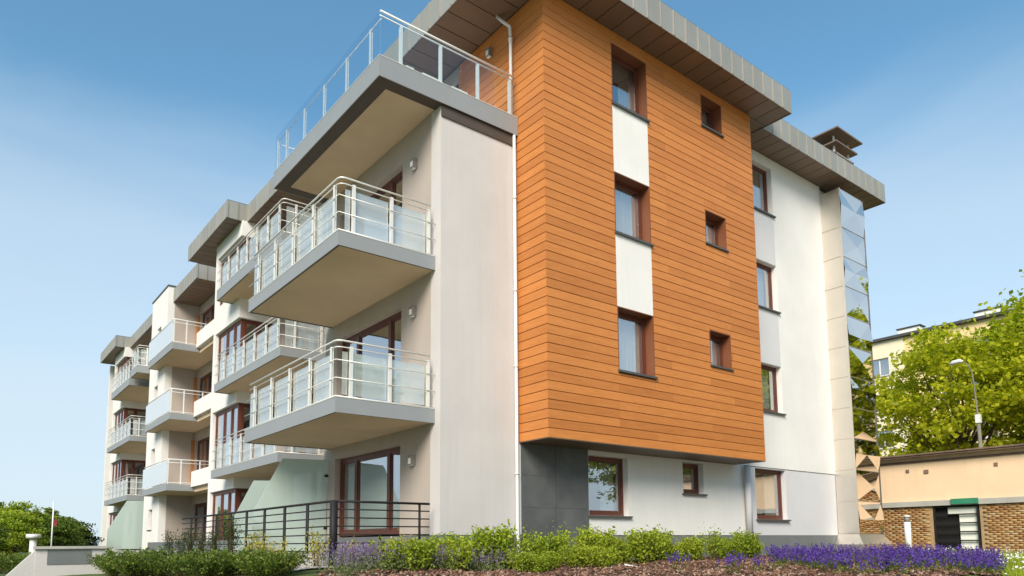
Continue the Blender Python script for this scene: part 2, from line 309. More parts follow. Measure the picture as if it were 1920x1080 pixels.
def window(par, ax, p, a0, a1, z0, z1, rec, mull=(), fw=0.075, gmat='glass', fmat='brown', sill=None, curtains=(), reveal=None, blind=None, transom=None, name='window'):
    """frame set back by rec from plane p; panes, sill, curtains as sub-parts"""
    mb = MB(); d0, d1 = -rec - 0.07, -rec
    abox(mb, ax, p, a0, a0 + fw, d0, d1, z0, z1); abox(mb, ax, p, a1 - fw, a1, d0, d1, z0, z1)
    abox(mb, ax, p, a0 + fw, a1 - fw, d0, d1, z0, z0 + fw); abox(mb, ax, p, a0 + fw, a1 - fw, d0, d1, z1 - fw, z1)
    cuts = [a0 + fw]
    for q in mull: abox(mb, ax, p, q - fw * 0.6, q + fw * 0.6, d0, d1 + 0.012, z0 + fw, z1 - fw); cuts += [q - fw * 0.6, q + fw * 0.6]
    cuts.append(a1 - fw)
    w = mb.build(name, fmat, par)
    for i in range(0, len(cuts), 2):
        c0, c1 = cuts[i], cuts[i + 1]
        sash = MB(); s = 0.045      # opening sash inside the frame
        abox(sash, ax, p, c0, c0 + s, d0 + 0.012, d1 - 0.014, z0 + fw, z1 - fw); abox(sash, ax, p, c1 - s, c1, d0 + 0.012, d1 - 0.014, z0 + fw, z1 - fw)
        abox(sash, ax, p, c0 + s, c1 - s, d0 + 0.012, d1 - 0.014, z0 + fw, z0 + fw + s); abox(sash, ax, p, c0 + s, c1 - s, d0 + 0.012, d1 - 0.014, z1 - fw - s, z1 - fw)
        sash.build('sash', fmat, w)
        abox(MB(), ax, p, c0 + s, c1 - s, d0 + 0.03, d0 + 0.038, z0 + fw + s, z1 - fw - s).build('pane', gmat, w)
    if sill:
        abox(MB(), ax, p, a0 - 0.05, a1 + 0.05, -rec, sill, z0 - 0.045, z0 - 0.005).build('sill', 'zinc_dark' if fmat == 'brown' else 'whitemetal', w)
    for (c0, c1, m_) in curtains:
        curtain_mb(ax, p, c0, c1, z0 + 0.05, z1 - 0.03, rec + 0.20).build('curtain', m_, w, True)
    if blind:
        abox(MB(), ax, p, a0 + fw, a1 - fw, -rec - 0.12, -rec - 0.11, z1 - blind, z1 - fw).build('blind', 'darkcurtain', w)
    return w

# ------------------------------------------------------------------ terrain
def hgt(x, y):
    d = math.hypot(max(-2.3 - x, 0), max(-y, 0))
    return max(-0.55 - 0.04 * d - 0.0116 * max(d - 5, 0) ** 2, -1.75)
def bumpy(x, y): return 0.02 * math.sin(x * 2.1 + y * 1.3) + 0.015 * math.sin(x * 4.7 - y * 3.9)
def axis_pts(lo, hi, far, step):
    a = list(np.arange(lo, hi + 1e-6, step)); l = []; x = lo; s = step
    while x > -far: s *= 1.5; x -= s; l.append(x)
    r_ = []; x = hi; s = step
    while x < far: s *= 1.5; x += s; r_.append(x)
    return l[::-1] + a + r_
gx, gy = axis_pts(-14, 34, 1200, 0.5), axis_pts(-16, 24, 1200, 0.5)
gv = [(x, y, hgt(x, y) - 0.02 + bumpy(x, y) * (1 if -14 <= x <= 34 and -16 <= y <= 24 else 0)) for y in gy for x in gx]
nx = len(gx); gf = [(j * nx + i, j * nx + i + 1, (j + 1) * nx + i + 1, (j + 1) * nx + i) for j in range(len(gy) - 1) for i in range(nx - 1)]
mb = MB(); mb.v = gv; mb.f = gf; tag(mb.build('ground', 'turf', None, True), kind='structure')
def inside(poly, x, y):
    c = False; n = len(poly)
    for i in range(n):
        (x0, y0), (x1, y1) = poly[i], poly[i - 1]
        if (y0 > y) != (y1 > y) and x < (x1 - x0) * (y - y0) / (y1 - y0) + x0: c = not c
    return c
def patch(name, poly, mat, lift, step=0.25):
    xs = [p_[0] for p_ in poly]; ys = [p_[1] for p_ in poly]; mb = MB(); idx = {}
    def vid(i, j):
        if (i, j) not in idx:
            x, y = min(xs) + i * step, min(ys) + j * step; idx[i, j] = len(mb.v); mb.v.append((x, y, hgt(x, y) + lift + bumpy(x, y)))
        return idx[i, j]
    for i in range(int((max(xs) - min(xs)) / step) + 1):
        for j in range(int((max(ys) - min(ys)) / step) + 1):
            if inside(poly, min(xs) + (i + .5) * step, min(ys) + (j + .5) * step):
                mb.f.append((vid(i, j), vid(i + 1, j), vid(i + 1, j + 1), vid(i, j + 1)))
    return tag(mb.build(name, mat, None, True), kind='structure')
def sample(poly, n):
    xs = [p_[0] for p_ in poly]; ys = [p_[1] for p_ in poly]; out = []
    while len(out) < n:
        x, y = random.uniform(min(xs), max(xs)), random.uniform(min(ys), max(ys))
        if inside(poly, x, y): out.append((x, y))
    return out
BED = [(-2.1, -0.02), (9.6, -0.02), (14.5, -0.7), (16.5, -1.6), (13.8, -4.3), (8.2, -6.3), (2.5, -5.2), (-1.5, -3.2), (-2.9, -1.2)]
patch('mulch_bed', BED, 'soil', 0.0)
patch('bounce_paving', [(-18, -7.2), (6.5, -7.2), (8.5, -9.8), (34, -9.8), (34, -34), (-18, -34)], 'bounce_pale', 0.0, 0.5)  # unseen pale ground, added to bounce warm light under bay and soffits
GRAV = [(-3.0, -0.2), (-2.1, -0.2), (-2.1, 9), (-3.1, 9)]
patch('gravel_strip', GRAV, 'gravel', 0.004)
TERR = MB().box(-2.1, 0.0, 0.12, 20.0, -1.0, -0.32); tag(TERR.build('terrace_paving', 'concrete'), kind='structure')

# ------------------------------------------------------------------ THE BUILDING
BLD = tag(empty('apartment_building'), 'modern white apartment block with a wood clad bay, grey eaves and cantilevered balconies', 'building')
FL = [-0.6, 2.38, 5.38, 8.42]; ZR = 11.27; ZRT = 11.88; XB0, XB1, YB, ZB = 1.88, 9.27, -0.92, 1.87
# front wall (plane Y = 0)
gw = [(3.84, 5.10, 0.43, 1.76), (7.08, 7.90, 1.03, 1.80), (10.22, 11.72, 0.44, 1.84)]
rw = [(10.50, 11.72, 9.46, 10.94), (10.50, 11.74, 6.52, 7.93), (10.50, 11.74, 3.49, 4.88)]
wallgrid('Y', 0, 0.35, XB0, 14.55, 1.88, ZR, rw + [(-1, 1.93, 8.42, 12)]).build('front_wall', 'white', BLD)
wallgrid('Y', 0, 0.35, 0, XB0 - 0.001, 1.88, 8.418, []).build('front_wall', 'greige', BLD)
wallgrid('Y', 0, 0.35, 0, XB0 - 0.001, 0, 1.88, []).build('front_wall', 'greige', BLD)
wallgrid('Y', 0, 0.35, XB0, 9.66, 0, 1.88, gw[:2]).build('front_wall', 'white', BLD)
wallgrid('Y', 0.02, 0.33, 9.66, 14.55, 0, 1.865, gw[2:]).build('lower_band_wall', 'grey_band', BLD)
MB().box(-0.012, 14.55, 0.014, 0.35, -1.2, -0.003).build('plinth', 'plinth', BLD)
MB().box(0.014, 0.35, 0.352, 24.0, -1.2, -0.003).build('plinth', 'plinth', BLD)
MB().box(0.0, 1.87, -0.03, -0.004, 8.19, 8.415).build('shade_strip', 'slab_dark', BLD)  # dark brown strip standing in for the soft shade under the terrace fascia
# slate tiles under the bay
nr, cols = 4, [(1.93, 2.86), (2.87, 3.81)]
for ci, (c0, c1) in enumerate(cols):
    for k in range(nr):
        z0 = -0.75 + k * 0.655; z1 = min(z0 + 0.648, 1.862); off = random.uniform(0, 0.003)
        MB().box(c0, c1, -0.022 - off, -0.003, z0, z1).build('tile', 'tile', BLD)
for (a0, a1, z0, z1), cu, mu in zip(gw, ([(4.55, 5.02, 'curtain')], [(7.5, 7.85, 'curtain')], [(11.15, 11.65, 'curtain'), (10.3, 10.5, 'curtain')]), ((), (), ())):
    window(BLD, 'Y', 0, a0, a1, z0, z1, 0.16, mu, sill=0.07, curtains=cu)
for i, (a0, a1, z0, z1) in enumerate(rw):
    window(BLD, 'Y', 0, a0, a1, z0, z1, 0.16, sill=0.07, curtains=[(10.6, 11.66, 'curtain')])
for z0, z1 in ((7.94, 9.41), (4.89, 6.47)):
    MB().box(10.50, 11.73, -0.004, 0.012, z0, z1).build('spandrel_or_shade_panel', 'grey_band', BLD)  # pale grey sheets painting the shadowed grooves between the windows
# inner floors and rooms seen through the glass
for k, z in enumerate(FL[1:]):
    MB().box(2.4, 14.2, 0.36, 12, z - 0.30, z - 0.05).build('floor_slab', 'room', BLD)
MB().box(1.9, 14.3, 3.6, 3.75, -0.6, ZR - 0.01).build('inner_wall', 'room', BLD)
for xx in (6.2, 9.9): MB().box(xx, xx + 0.12, 0.36, 3.59, -0.6, ZR - 0.02).build('inner_wall', 'room', BLD)
# wood bay
WIN = [(3.90, 5.07, 9.55, 10.97), (3.90, 5.07, 6.56, 7.94), (3.90, 5.07, 3.49, 4.89)]
SML = [(7.12, 7.97, 10.22, 11.04), (7.12, 7.97, 7.15, 8.0), (7.12, 7.97, 4.08, 4.95)]
core = wallgrid('Y', YB + 0.028, 0.30, XB0 + 0.028, XB1, ZB + 0.01, ZR - 0.002, WIN + SML)
core.box(XB0 + 0.028, XB0 + 0.2, YB + 0.33, -0.002, ZB + 0.01, ZR - 0.002); core.box(XB1 - 0.2, XB1 - 0.001, YB + 0.33, -0.002, ZB + 0.01, ZR - 0.002)
bay = core.build('wood_bay', 'woodback', BLD)
MB().box(XB0 + 0.005, XB1 - 0.005, YB + 0.004, -0.003, ZB - 0.01, ZB + 0.008).build('bay_soffit', 'soffit_metal', bay)
for (a0, a1, z0, z1) in WIN + SML:      # brown linings of the deep reveals
    mb = MB(); t_ = 0.02
    mb.box(a0 - 0.001, a0 + t_, YB + 0.002, YB + 0.33, z0, z1); mb.box(a1 - t_, a1 + 0.001, YB + 0.002, YB + 0.33, z0, z1); mb.box(a0 + t_, a1 - t_, YB + 0.002, YB + 0.33, z1 - t_, z1 + 0.001)
    mb.build('reveal_lining', 'reveal', bay)
for i, (a0, a1, z0, z1) in enumerate(WIN):
    w = window(bay, 'Y', YB, a0 + 0.02, a1 - 0.02, z0, z1 - 0.02, 0.24, fw=0.06, blind=0.55 if i == 0 else None)
    MB().box(a0 - 0.03, a1 + 0.03, YB - 0.05, YB + 0.24, z0 - 0.05, z0 - 0.005).build('sill', 'zinc_dark', bay)
    curtain_mb('Y', YB, a0 + (0.62 if i == 0 else 0.10), a1 - 0.08, z0 + 0.05, z1 - 0.05, 0.40).build('curtain', 'curtain', bay, True)
for (a0, a1, z0, z1) in SML:
    window(bay, 'Y', YB, a0 + 0.02, a1 - 0.02, z0, z1 - 0.02, 0.24, fw=0.055)
    MB().box(a0 - 0.03, a1 + 0.03, YB - 0.045, YB + 0.24, z0 - 0.045, z0 - 0.005).build('sill', 'zinc_dark', bay)
    curtain_mb('Y', YB, a0 + 0.3, a1 - 0.06, z0 + 0.05, z1 - 0.05, 0.40).build('curtain', 'curtain', bay, True)
for z0, z1 in ((7.945, 9.50), (4.895, 6.51)):
    MB().box(3.903, 5.067, YB + 0.008, YB + 0.0275, z0, z1).build('spandrel_or_shade_panel', 'white', bay)
MB().box(3.903, 5.067, YB + 0.012, YB + 0.0275, 3.40, 3.43).build('spandrel_or_shade_panel', 'reveal', bay)
# planks: one unit mesh (1 m long, 1 m high), chamfered at its upper and lower edge, scaled per piece
def unit_plank(ax):
    mb = MB(); t_ = 0.024; pr = [(0.0, 0.0), (t_ * 0.75, 0.0), (t_, 0.03), (t_, 0.97), (t_ * 0.75, 1.0), (0.0, 1.0)]
    n = len(pr); vs_ = [P(ax, 0, 0, a, z) for a, z in pr] + [P(ax, 0, 1, a, z) for a, z in pr]
    fs = [tuple(range(n)), tuple(range(2 * n - 1, n - 1, -1))] + [(i, i + n, (i + 1) % n + n, (i + 1) % n) for i in range(n)]
    mb.add(vs_, fs); me = mb.mesh('plank', 'wood')
    import bmesh
    b = bmesh.new(); b.from_mesh(me); bmesh.ops.recalc_face_normals(b, faces=b.faces); b.to_mesh(me); b.free(); return me
PLY, PLX = unit_plank('Y'), unit_plank('X')
def plank(ax, p, a0, a1, z0, z1, par):
    if a1 - a0 < 0.03 or z1 - z0 < 0.025: return
    g = 0.0045; jit = random.uniform(-0.002, 0.002)
    o = link('plank', PLY if ax == 'Y' else PLX, par)
    if ax == 'Y': o.location = (a0 + g, p + 0.026 + jit, z0 + 0.005); o.scale = (a1 - a0 - 2 * g, 1, z1 - z0 - 0.010)
    else: o.location = (p + 0.026 + jit, a0 + g, z0 + 0.005); o.scale = (1, a1 - a0 - 2 * g, z1 - z0 - 0.010)
def cut(rects, h):
    out = []
    for (a0, a1, z0, z1) in rects:
        if h[1] <= a0 or h[0] >= a1 or h[3] <= z0 or h[2] >= z1: out.append((a0, a1, z0, z1)); continue
        if h[0] > a0: out.append((a0, h[0], z0, z1))
        if h[1] < a1: out.append((h[1], a1, z0, z1))
        m0, m1 = max(a0, h[0]), min(a1, h[1])
        if h[2] > z0 + 0.02: out.append((m0, m1, z0, h[2]))
        if h[3] < z1 - 0.02: out.append((m0, m1, h[3], z1))
    return out
ROWS = 50; rh = (ZR - ZB) / ROWS
HOL = [(3.90, 5.07, 3.43, 10.97)] + [(a, b, c - 0.045, d) for a, b, c, d in SML]
for k in range(ROWS):
    z0 = ZB + k * rh; z1 = z0 + rh; joints = (3.90, 5.66) if k % 2 == 0 else (5.07, 8.05)
    if k % 6 == 3: joints = (3.90, 7.10)
    xs = [XB0] + list(joints) + [XB1]
    for a0, a1 in zip(xs[:-1], xs[1:]):
        rects = [(a0, a1, z0, z1)]
        for hh in HOL: rects = cut(rects, hh)
        for q in rects: plank('Y', YB, *q, bay)
    deep = 0.0 if z0 < 8.75 else 2.15
    plank('X', XB0, YB + 0.004, min(deep, 1.35) if deep else -0.003, z0, z1, bay)
    if deep: plank('X', XB0, 1.36, 2.15, z0, z1, bay)
# penthouse side wall behind the terrace
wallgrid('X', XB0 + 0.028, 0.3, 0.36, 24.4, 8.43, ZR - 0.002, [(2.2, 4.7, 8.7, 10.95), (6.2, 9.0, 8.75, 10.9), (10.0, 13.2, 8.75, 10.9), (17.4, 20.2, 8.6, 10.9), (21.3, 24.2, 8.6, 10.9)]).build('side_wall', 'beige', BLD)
window(BLD, 'X', XB0, 2.2, 4.7, 8.83, 10.95, 0.12, (3.4,), gmat='door_glass', fmat='brown', name='terrace_door')
# block with the near balconies (side plane X = 0)
DOORS = [(1.50, 4.60, -0.02, 1.85), (1.50, 4.60, 2.44, 4.74), (1.50, 4.60, 5.44, 7.86)]
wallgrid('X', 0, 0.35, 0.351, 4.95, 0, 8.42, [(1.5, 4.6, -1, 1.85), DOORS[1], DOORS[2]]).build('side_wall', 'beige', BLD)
MB().box(0.0, 2.0, 4.951, 5.25, -1.0, 8.42).build('side_wall', 'beige', BLD)
for i, (a0, a1, z0, z1) in enumerate(DOORS):
    window(BLD, 'X', 0, a0, a1, max(z0, 0.03), z1, 0.14, (2.22, 3.75), 0.10, 'door_glass', curtains=[(3.85, 4.5, 'darkcurtain' if i else 'curtain'), (1.6, 1.95, 'curtain')], name='balcony_door')
    MB().box(2.2, 2.3, 0.4, 4.9, max(z0, -.5), z1 + 0.3).build('inner_wall', 'room', BLD)
for z in FL[1:3]: MB().box(0.36, 2.3, 0.36, 4.9, z - 0.3, z - 0.05).build('floor_slab', 'room', BLD)
# wall lamps: up/down box lights with a shade and a slotted front
def wall_lamp(x, y, z):
    mb = MB().box(x - 0.10, x + 0.0, y - 0.065, y + 0.065, z - 0.10, z + 0.10)
    l = mb.build('wall_lamp', 'lamp', BLD)
    MB().box(x - 0.108, x - 0.101, y - 0.045, y + 0.045, z - 0.08, z + 0.03).build('lamp_front', 'whitemetal', l)
    MB().box(x - 0.085, x - 0.015, y - 0.05, y + 0.05, z - 0.112, z - 0.101).build('lamp_lens', 'petal', l)
for z in (1.48, 4.48, 7.6): wall_lamp(-0.004, 0.95, z)
wall_lamp(XB0 - 0.004, 0.87, 10.83)
# right thick rain pipe, left thin one, terrace one
d = MB().tube([(9.63, -0.13, 1.86), (9.63, -0.13, 0.02)], 0.085, 14).build('downpipe', 'grey_band', BLD, True)
MB().tube([(9.63, -0.13, 0.02), (9.63, -0.13, -0.62)], 0.10, 14).build('pipe_foot', 'black', d, True)
MB().tube([(9.63, -0.13, -0.22), (9.72, -0.20, -0.22)], 0.07, 10).build('pipe_branch', 'black', d, True)
d = MB().tube([(1.79, -0.055, 8.41), (1.79, -0.055, 0.02), (1.79, -0.08, -0.1), (1.79, -0.08, -0.6)], 0.032, 10).build('downpipe', 'whitemetal', BLD, True)
for z in (1.2, 3.4, 5.0, 7.0): MB().tube([(1.79, -0.055, z), (1.79, -0.055, z + 0.05)], 0.042, 10).build('pipe_clip', 'steel', d, True)
d = MB().tube([(1.62, 0.30, ZR - 0.01), (1.70, 0.2, 11.12), (1.79, 0.06, 10.95), (1.80, 0.05, 10.7), (1.80, 0.05, 8.83)], 0.036, 10).build('downpipe', 'whitemetal', BLD, True)
MB().tube([(1.80, 0.05, 10.62), (1.80, 0.05, 10.70)], 0.05, 10).build('pipe_clip', 'steel', d, True)

# ---- roof: one flat slab with eaves, fascia panels and soffit panels as sub-parts
ROOF = [(0.67, -1.67), (10.05, -1.67), (10.05, -0.81), (17.36, -0.81), (17.36, 40), (2.2, 40), (2.2, 39.4), (0.0, 39.4), (0.0, 34.4), (0.74, 34.4), (0.74, 27.62), (1.9, 27.62), (1.9, 25.4), (0.74, 25.4), (0.74, 20.44), (1.9, 20.44), (1.9, 18.8), (-0.03, 18.8), (-0.03, 13.75), (0.67, 13.75)]
roof = MB().prism(ROOF, ZR + 0.03, ZRT - 0.01).build('roof', 'soffit_metal', BLD)
MB().prism([(x, y) for x, y in ROOF], ZRT + 0.001, ZRT + 0.03).build('roof_edge', 'zinc_dark', roof)
def fascia(ax, p, a0, a1, sgn=1, pitch=0.45):
    n = max(1, round((a1 - a0) / pitch)); w = (a1 - a0) / n
    for i in range(n):
        b0, b1 = a0 + i * w + 0.002, a0 + (i + 1) * w - 0.002; mb = MB(); s = 0.018 * sgn; nn = 0.002 * sgn
        abox(mb, ax, p, b0, b1, nn, s, ZR - 0.02, ZRT)
        abox(mb, ax, p, b0, b0 + 0.022, s, s + 0.022 * sgn, ZR - 0.012, ZRT - 0.008)      # standing seam
        mb.build('fascia_panel', 'zinc', roof)
def soffits(x0, x1, y0, y1, along, pitch=0.5):
    a0, a1 = (x0, x1) if along == 'X' else (y0, y1); n = max(1, round((a1 - a0) / pitch)); w = (a1 - a0) / n
    for i in range(n):
        b0, b1 = a0 + i * w + 0.012, a0 + (i + 1) * w - 0.012; mb = MB()
        if along == 'X': mb.box(b0, b1, y0, y1, ZR, ZR + 0.028)
        else: mb.box(x0, x1, b0, b1, ZR, ZR + 0.028)
        mb.build('soffit_panel', 'soffit_metal', roof)
fascia('Y', -1.67, 0.67, 10.05); fascia('X', 0.67, -1.67, 13.75); fascia('Y', -0.81, 10.05, 17.36); fascia('X', -0.03, 13.75, 18.8)
fascia('Y', 13.75, -0.03, 0.67, pitch=0.4); fascia('X', 0.74, 20.44, 25.4); fascia('Y', 20.44, 0.74, 1.9); fascia('X', 0.74, 27.62, 34.4); fascia('X', 0.0, 34.4, 39.4); fascia('Y', 34.4, 0.0, 0.74)
fascia('X', 10.05, -1.67, -0.81, -1); fascia('X', 17.36, -0.81, 3.0, -1)
soffits(1.9, 10.04, -1.65, -0.90, 'X'); soffits(9.3, 10.04, -0.88, -0.82, 'X', 0.8)
soffits(0.69, 1.86, -1.65, 13.7, 'Y'); soffits(10.06, 17.34, -0.79, -0.03, 'X'); soffits(-0.01, 1.86, 13.78, 18.78, 'Y'); soffits(0.76, 1.86, 20.46, 24.38, 'Y'); soffits(0.76, 1.86, 27.7, 34.38, 'Y'); soffits(0.02, 1.86, 34.42, 39.38, 'Y')
# ventilation chimney on the right hand roof
ch = MB().box(15.65, 16.65, -0.05, 0.75, ZRT + 0.03, 12.75).build('chimney', 'white', roof)
for z, e in ((13.45, 0.33), (13.08, 0.20), (12.75, 0.10)):
    MB().box(15.62 - e, 16.68 + e, -0.02 - e, 0.78 + e, z, z + 0.05).build('chimney_plate', 'soffit_metal', ch)
for x in (15.65, 16.6):
    for y in (-0.03, 0.72): MB().box(x, x + 0.05, y, y + 0.05, 12.76, 13.44).build('chimney_post', 'whitemetal', ch)
MB().box(15.8, 16.5, 0.1, 0.65, 12.81, 13.07).build('chimney_core', 'white', ch)
for y in (-0.62,): MB().tube([(14.6, y, 12.18), (15.6, y, 12.18)], 0.012, 6).build('roof_rail', 'steel', ch)
# back and right walls
MB().box(15.9, 16.05, 0.0, 40, -1, ZR).build('back_wall', 'white', BLD); MB().box(0.6, 15.9, 39.7, 39.95, -1, ZR).build('back_wall', 'white', BLD)
MB().box(14.551, 15.899, 0.10, 0.4, -1, ZR - 0.002).build('front_wall', 'white', BLD)

# ---- steel mirror tower at the right end
tower = MB().box(14.56, 16.04, -0.62, 0.095, -1.0, 11.0).build('mirror_tower', 'brushed', BLD)
zs = [0.05 + i * 0.965 for i in range(12)]; zs[-1] = 10.95
for i in range(len(zs) - 1):
    z0, z1 = zs[i] + 0.012, zs[i + 1] - 0.012; x0, x1 = 14.50, 16.05; y = -0.645; bul = 0.045; mb = MB()
    cx, cz = (x0 + x1) / 2 + random.uniform(-.32, .32), (z0 + z1) / 2 + random.uniform(-.24, .24)
    jt = lambda s=0.006: random.uniform(-s, s)
    V = [(x0, y, z0), (x1, y, z0), (x1, y, z1), (x0, y, z1), (cx, y - bul, cz)]
    # eight facets: the mid points of the edges stay a little low, so the sheet looks pillowed
    mo = 0.012 if i % 2 else bul * 1.3; V[4] = (cx, y - (bul * 1.2 if i % 2 else 0.006), cz)      # pillowed and creased sheets in turn
    Mi = [(cx, y - 0.004, z0), (x1, y - mo + jt(), cz), (cx, y - 0.004, z1), (x0, y - mo + jt(), cz)]
    mb.add(V + Mi, [(0, 5, 4), (5, 1, 4), (1, 6, 4), (6, 2, 4), (2, 7, 4), (7, 3, 4), (3, 8, 4), (8, 0, 4)])
    mb.build('mirror_panel', 'mirror', tower)
    MB().box(14.532, 14.556, -0.640, 0.0, z0, z1).build('side_panel', 'brushed', tower)
for x0, x1 in ((14.494, 14.518), (16.03, 16.062)): MB().box(x0, x1, -0.668, -0.60, 0.03, 10.98).build('edge_strip', 'brushed' if x0 < 15 else 'zinc_dark', tower)
for z in zs[1:-1]: MB().box(14.519, 16.029, -0.660, -0.63, z - 0.010, z + 0.010).build('seam_strip', 'brushed', tower)
mb = MB(); mb.add([(14.50, 0.0, 0.02), (14.50, -0.65, 0.02), (16.05, -0.65, 0.02), (14.28, 0.0, -0.28), (14.28, -0.86, -0.28), (16.2, -0.86, -0.28), (14.28, 0.0, -0.6), (14.28, -0.86, -0.6), (16.2, -0.86, -0.6)],
                  [(0, 3, 4, 1), (1, 4, 5, 2), (3, 6, 7, 4), (4, 7, 8, 5)]); mb.build('skirt', 'brushed', tower)

# ---- balconies
def slab(name, x0, x1, y0, y1, z0, z1, inset=0.0):
    s = MB().box(x0 + 0.02, x1, y0 + 0.02, y1 - 0.02, z0 + 0.012, z1 - 0.01).build(name, 'soffit', BLD)
    e = max(inset, 0.05)
    mb = MB()
    mb.box(x0, x0 + 0.018, y0, y1, z0, z1); mb.box(x0 + 0.018, x1, y0, y0 + 0.018, z0, z1); mb.box(x0 + 0.018, x1, y1 - 0.018, y1, z0, z1)
    mb.build('fascia', 'slab_metal', s)
    mb = MB(); mb.box(x0 + 0.018, x0 + e, y0 + 0.018, y1 - 0.018, z0 + 0.002, z0 + 0.011); mb.box(x0 + e, x1 - 0.01, y0 + 0.018, y0 + e, z0 + 0.002, z0 + 0.011); mb.box(x0 + e, x1 - 0.01, y1 - e, y1 - 0.018, z0 + 0.002, z0 + 0.011)
    mb.build('drip_edge', 'slab_dark', s)
    MB().box(x0 - 0.006, x1, y0 - 0.006, y1 + 0.006, z1 + 0.001, z1 + 0.012).build('edge_flashing', 'steel', s)
    return s
def post(par, x, y, z0, z1, nx_, ny_, mat='steel'):
    mb = MB(); t_ = 0.013; w = 0.06
    if nx_: mb.box(x - t_ * 2.2, x - t_ * 1.2, y - w / 2, y + w / 2, z0, z1); mb.box(x + t_ * 0.2, x + t_ * 1.2, y - w / 2, y + w / 2, z0, z1)
    else: mb.box(x - w / 2, x + w / 2, y - t_ * 2.2, y - t_ * 1.2, z0, z1); mb.box(x - w / 2, x + w / 2, y + t_ * 0.2, y + t_ * 1.2, z0, z1)
    mb.build('railing_post', mat, par)
def railing_b(par, x, y0, y1, zt, xend, ys, xs, end=False):
    """steel railing with glass panes: posts, handrail, thin rods, panes on an inner frame"""
    for yy in ys: post(par, x + 0.04, yy, zt - 0.05, zt + 0.93, True, False)
    for xx in xs: post(par, xx, y0 + 0.04, zt - 0.05, zt + 0.93, False, True)
    for h, r_, e in ((1.02, 0.017, 0.03), (0.90, 0.011, 0.02)):
        pts = [(x + e, y1 - 0.2, zt + h), (x + e, y0 + e + 0.10, zt + h), (x + e + 0.03, y0 + e + 0.03, zt + h), (x + e + 0.10, y0 + e, zt + h), (xend - 0.1, y0 + e, zt + h)]
        MB().tube(pts, r_, 8).build('handrail', 'steel', par, True)
    for h in (0.66, 0.34, 0.02):
        MB().tube([(x - 0.0, y1 + 0.02, zt + h), (x - 0.0, y0, zt + h), (xend + 0.0, y0, zt + h)], 0.009, 6).build('rail', 'steel', par, True)
    yy = list(ys) + [y1 - 0.03]; yy = [y0 + 0.12] + sorted(yy)
    for a, b in zip(yy[:-1], yy[1:]):
        if b - a > 0.2: MB().box(x + 0.085, x + 0.095, a + 0.045, b - 0.045, zt + 0.07, zt + 0.84).build('glass_pane', 'rail_glass', par)
    xx = [x + 0.12] + sorted(xs) + [xend - 0.02]
    for a, b in zip(xx[:-1], xx[1:]):
        if b - a > 0.12: MB().box(a + 0.04, b - 0.04, y0 + 0.085, y0 + 0.095, zt + 0.07, zt + 0.84).build('glass_pane', 'rail_glass', par)
    return par
for z in (2.38, 5.38):
    s = slab('balcony', -2.02, -0.002, 0.19, 4.93, z - 0.27, z)
    railing_b(s, -2.02, 0.19, 4.93, z, 0.0, (0.44, 1.39, 2.39, 3.39, 4.41), (-1.72, -0.95, -0.14))
# roof terrace: deep fascia, frameless glass with white posts
s = slab('roof_terrace', -1.40, 1.875, -0.08, 5.30, 8.42, 8.82, 0.30)
for yy in (0.39, 1.42, 2.51, 3.58, 4.64, 5.2): post(s, -1.33, yy, 8.80, 9.62, True, False, 'whitemetal')
for xx in (-0.92, -0.03, 0.87, 1.70): post(s, xx, -0.01, 8.80, 9.66, False, True, 'whitemetal')
for h, r_, e in ((0.90, 0.020, 0.0), (0.83, 0.014, 0.03)):
    MB().tube([(-1.38, -0.06 + e, 8.82 + h), (1.82, -0.06 + e, 8.82 + h)], r_, 8).build('handrail', 'whitemetal', s, True)
MB().tube([(-1.34, -0.02, 9.60), (-1.34, 5.2, 9.60)], 0.012, 8).build('handrail', 'whitemetal', s, True)
MB().tube([(-1.36, 5.24, 9.56), (0.6, 5.24, 9.56)], 0.016, 8).build('handrail', 'whitemetal', s, True)
yy = [-0.06, 0.90, 1.97, 3.05, 4.11, 5.24]
for a, b in zip(yy[:-1], yy[1:]): MB().box(-1.395, -1.383, a + 0.012, b - 0.012, 8.84, 9.71).build('glass_pane', 'clear_glass', s)
xx = [-1.37, -0.47, 0.42, 1.30, 1.84]
for a, b in zip(xx[:-1], xx[1:]): MB().box(a + 0.012, b - 0.012, -0.076, -0.066, 8.85, 9.66).build('glass_pane', 'clear_glass', s)
MB().box(-1.30, 1.80, 0.02, 0.05, 8.83, 8.87).build('kerb', 'whitemetal', s)
for x0, x1 in ((-0.61, -0.44), (-0.24, 0.22), (0.46, 0.85)):      # low white planters standing behind the glass
    pl_ = MB().box(x0, x1, 0.30, 0.60, 8.83, 9.17).build('terrace_planter', 'petal')
    tag(pl_, {-0.61: 'short white planter box at the outer corner of the roof terrace', -0.24: 'middle long white planter box behind the roof terrace glass', 0.46: 'white planter box nearest the wood wall on the roof terrace'}[x0], 'planter', 'planters on the roof terrace')
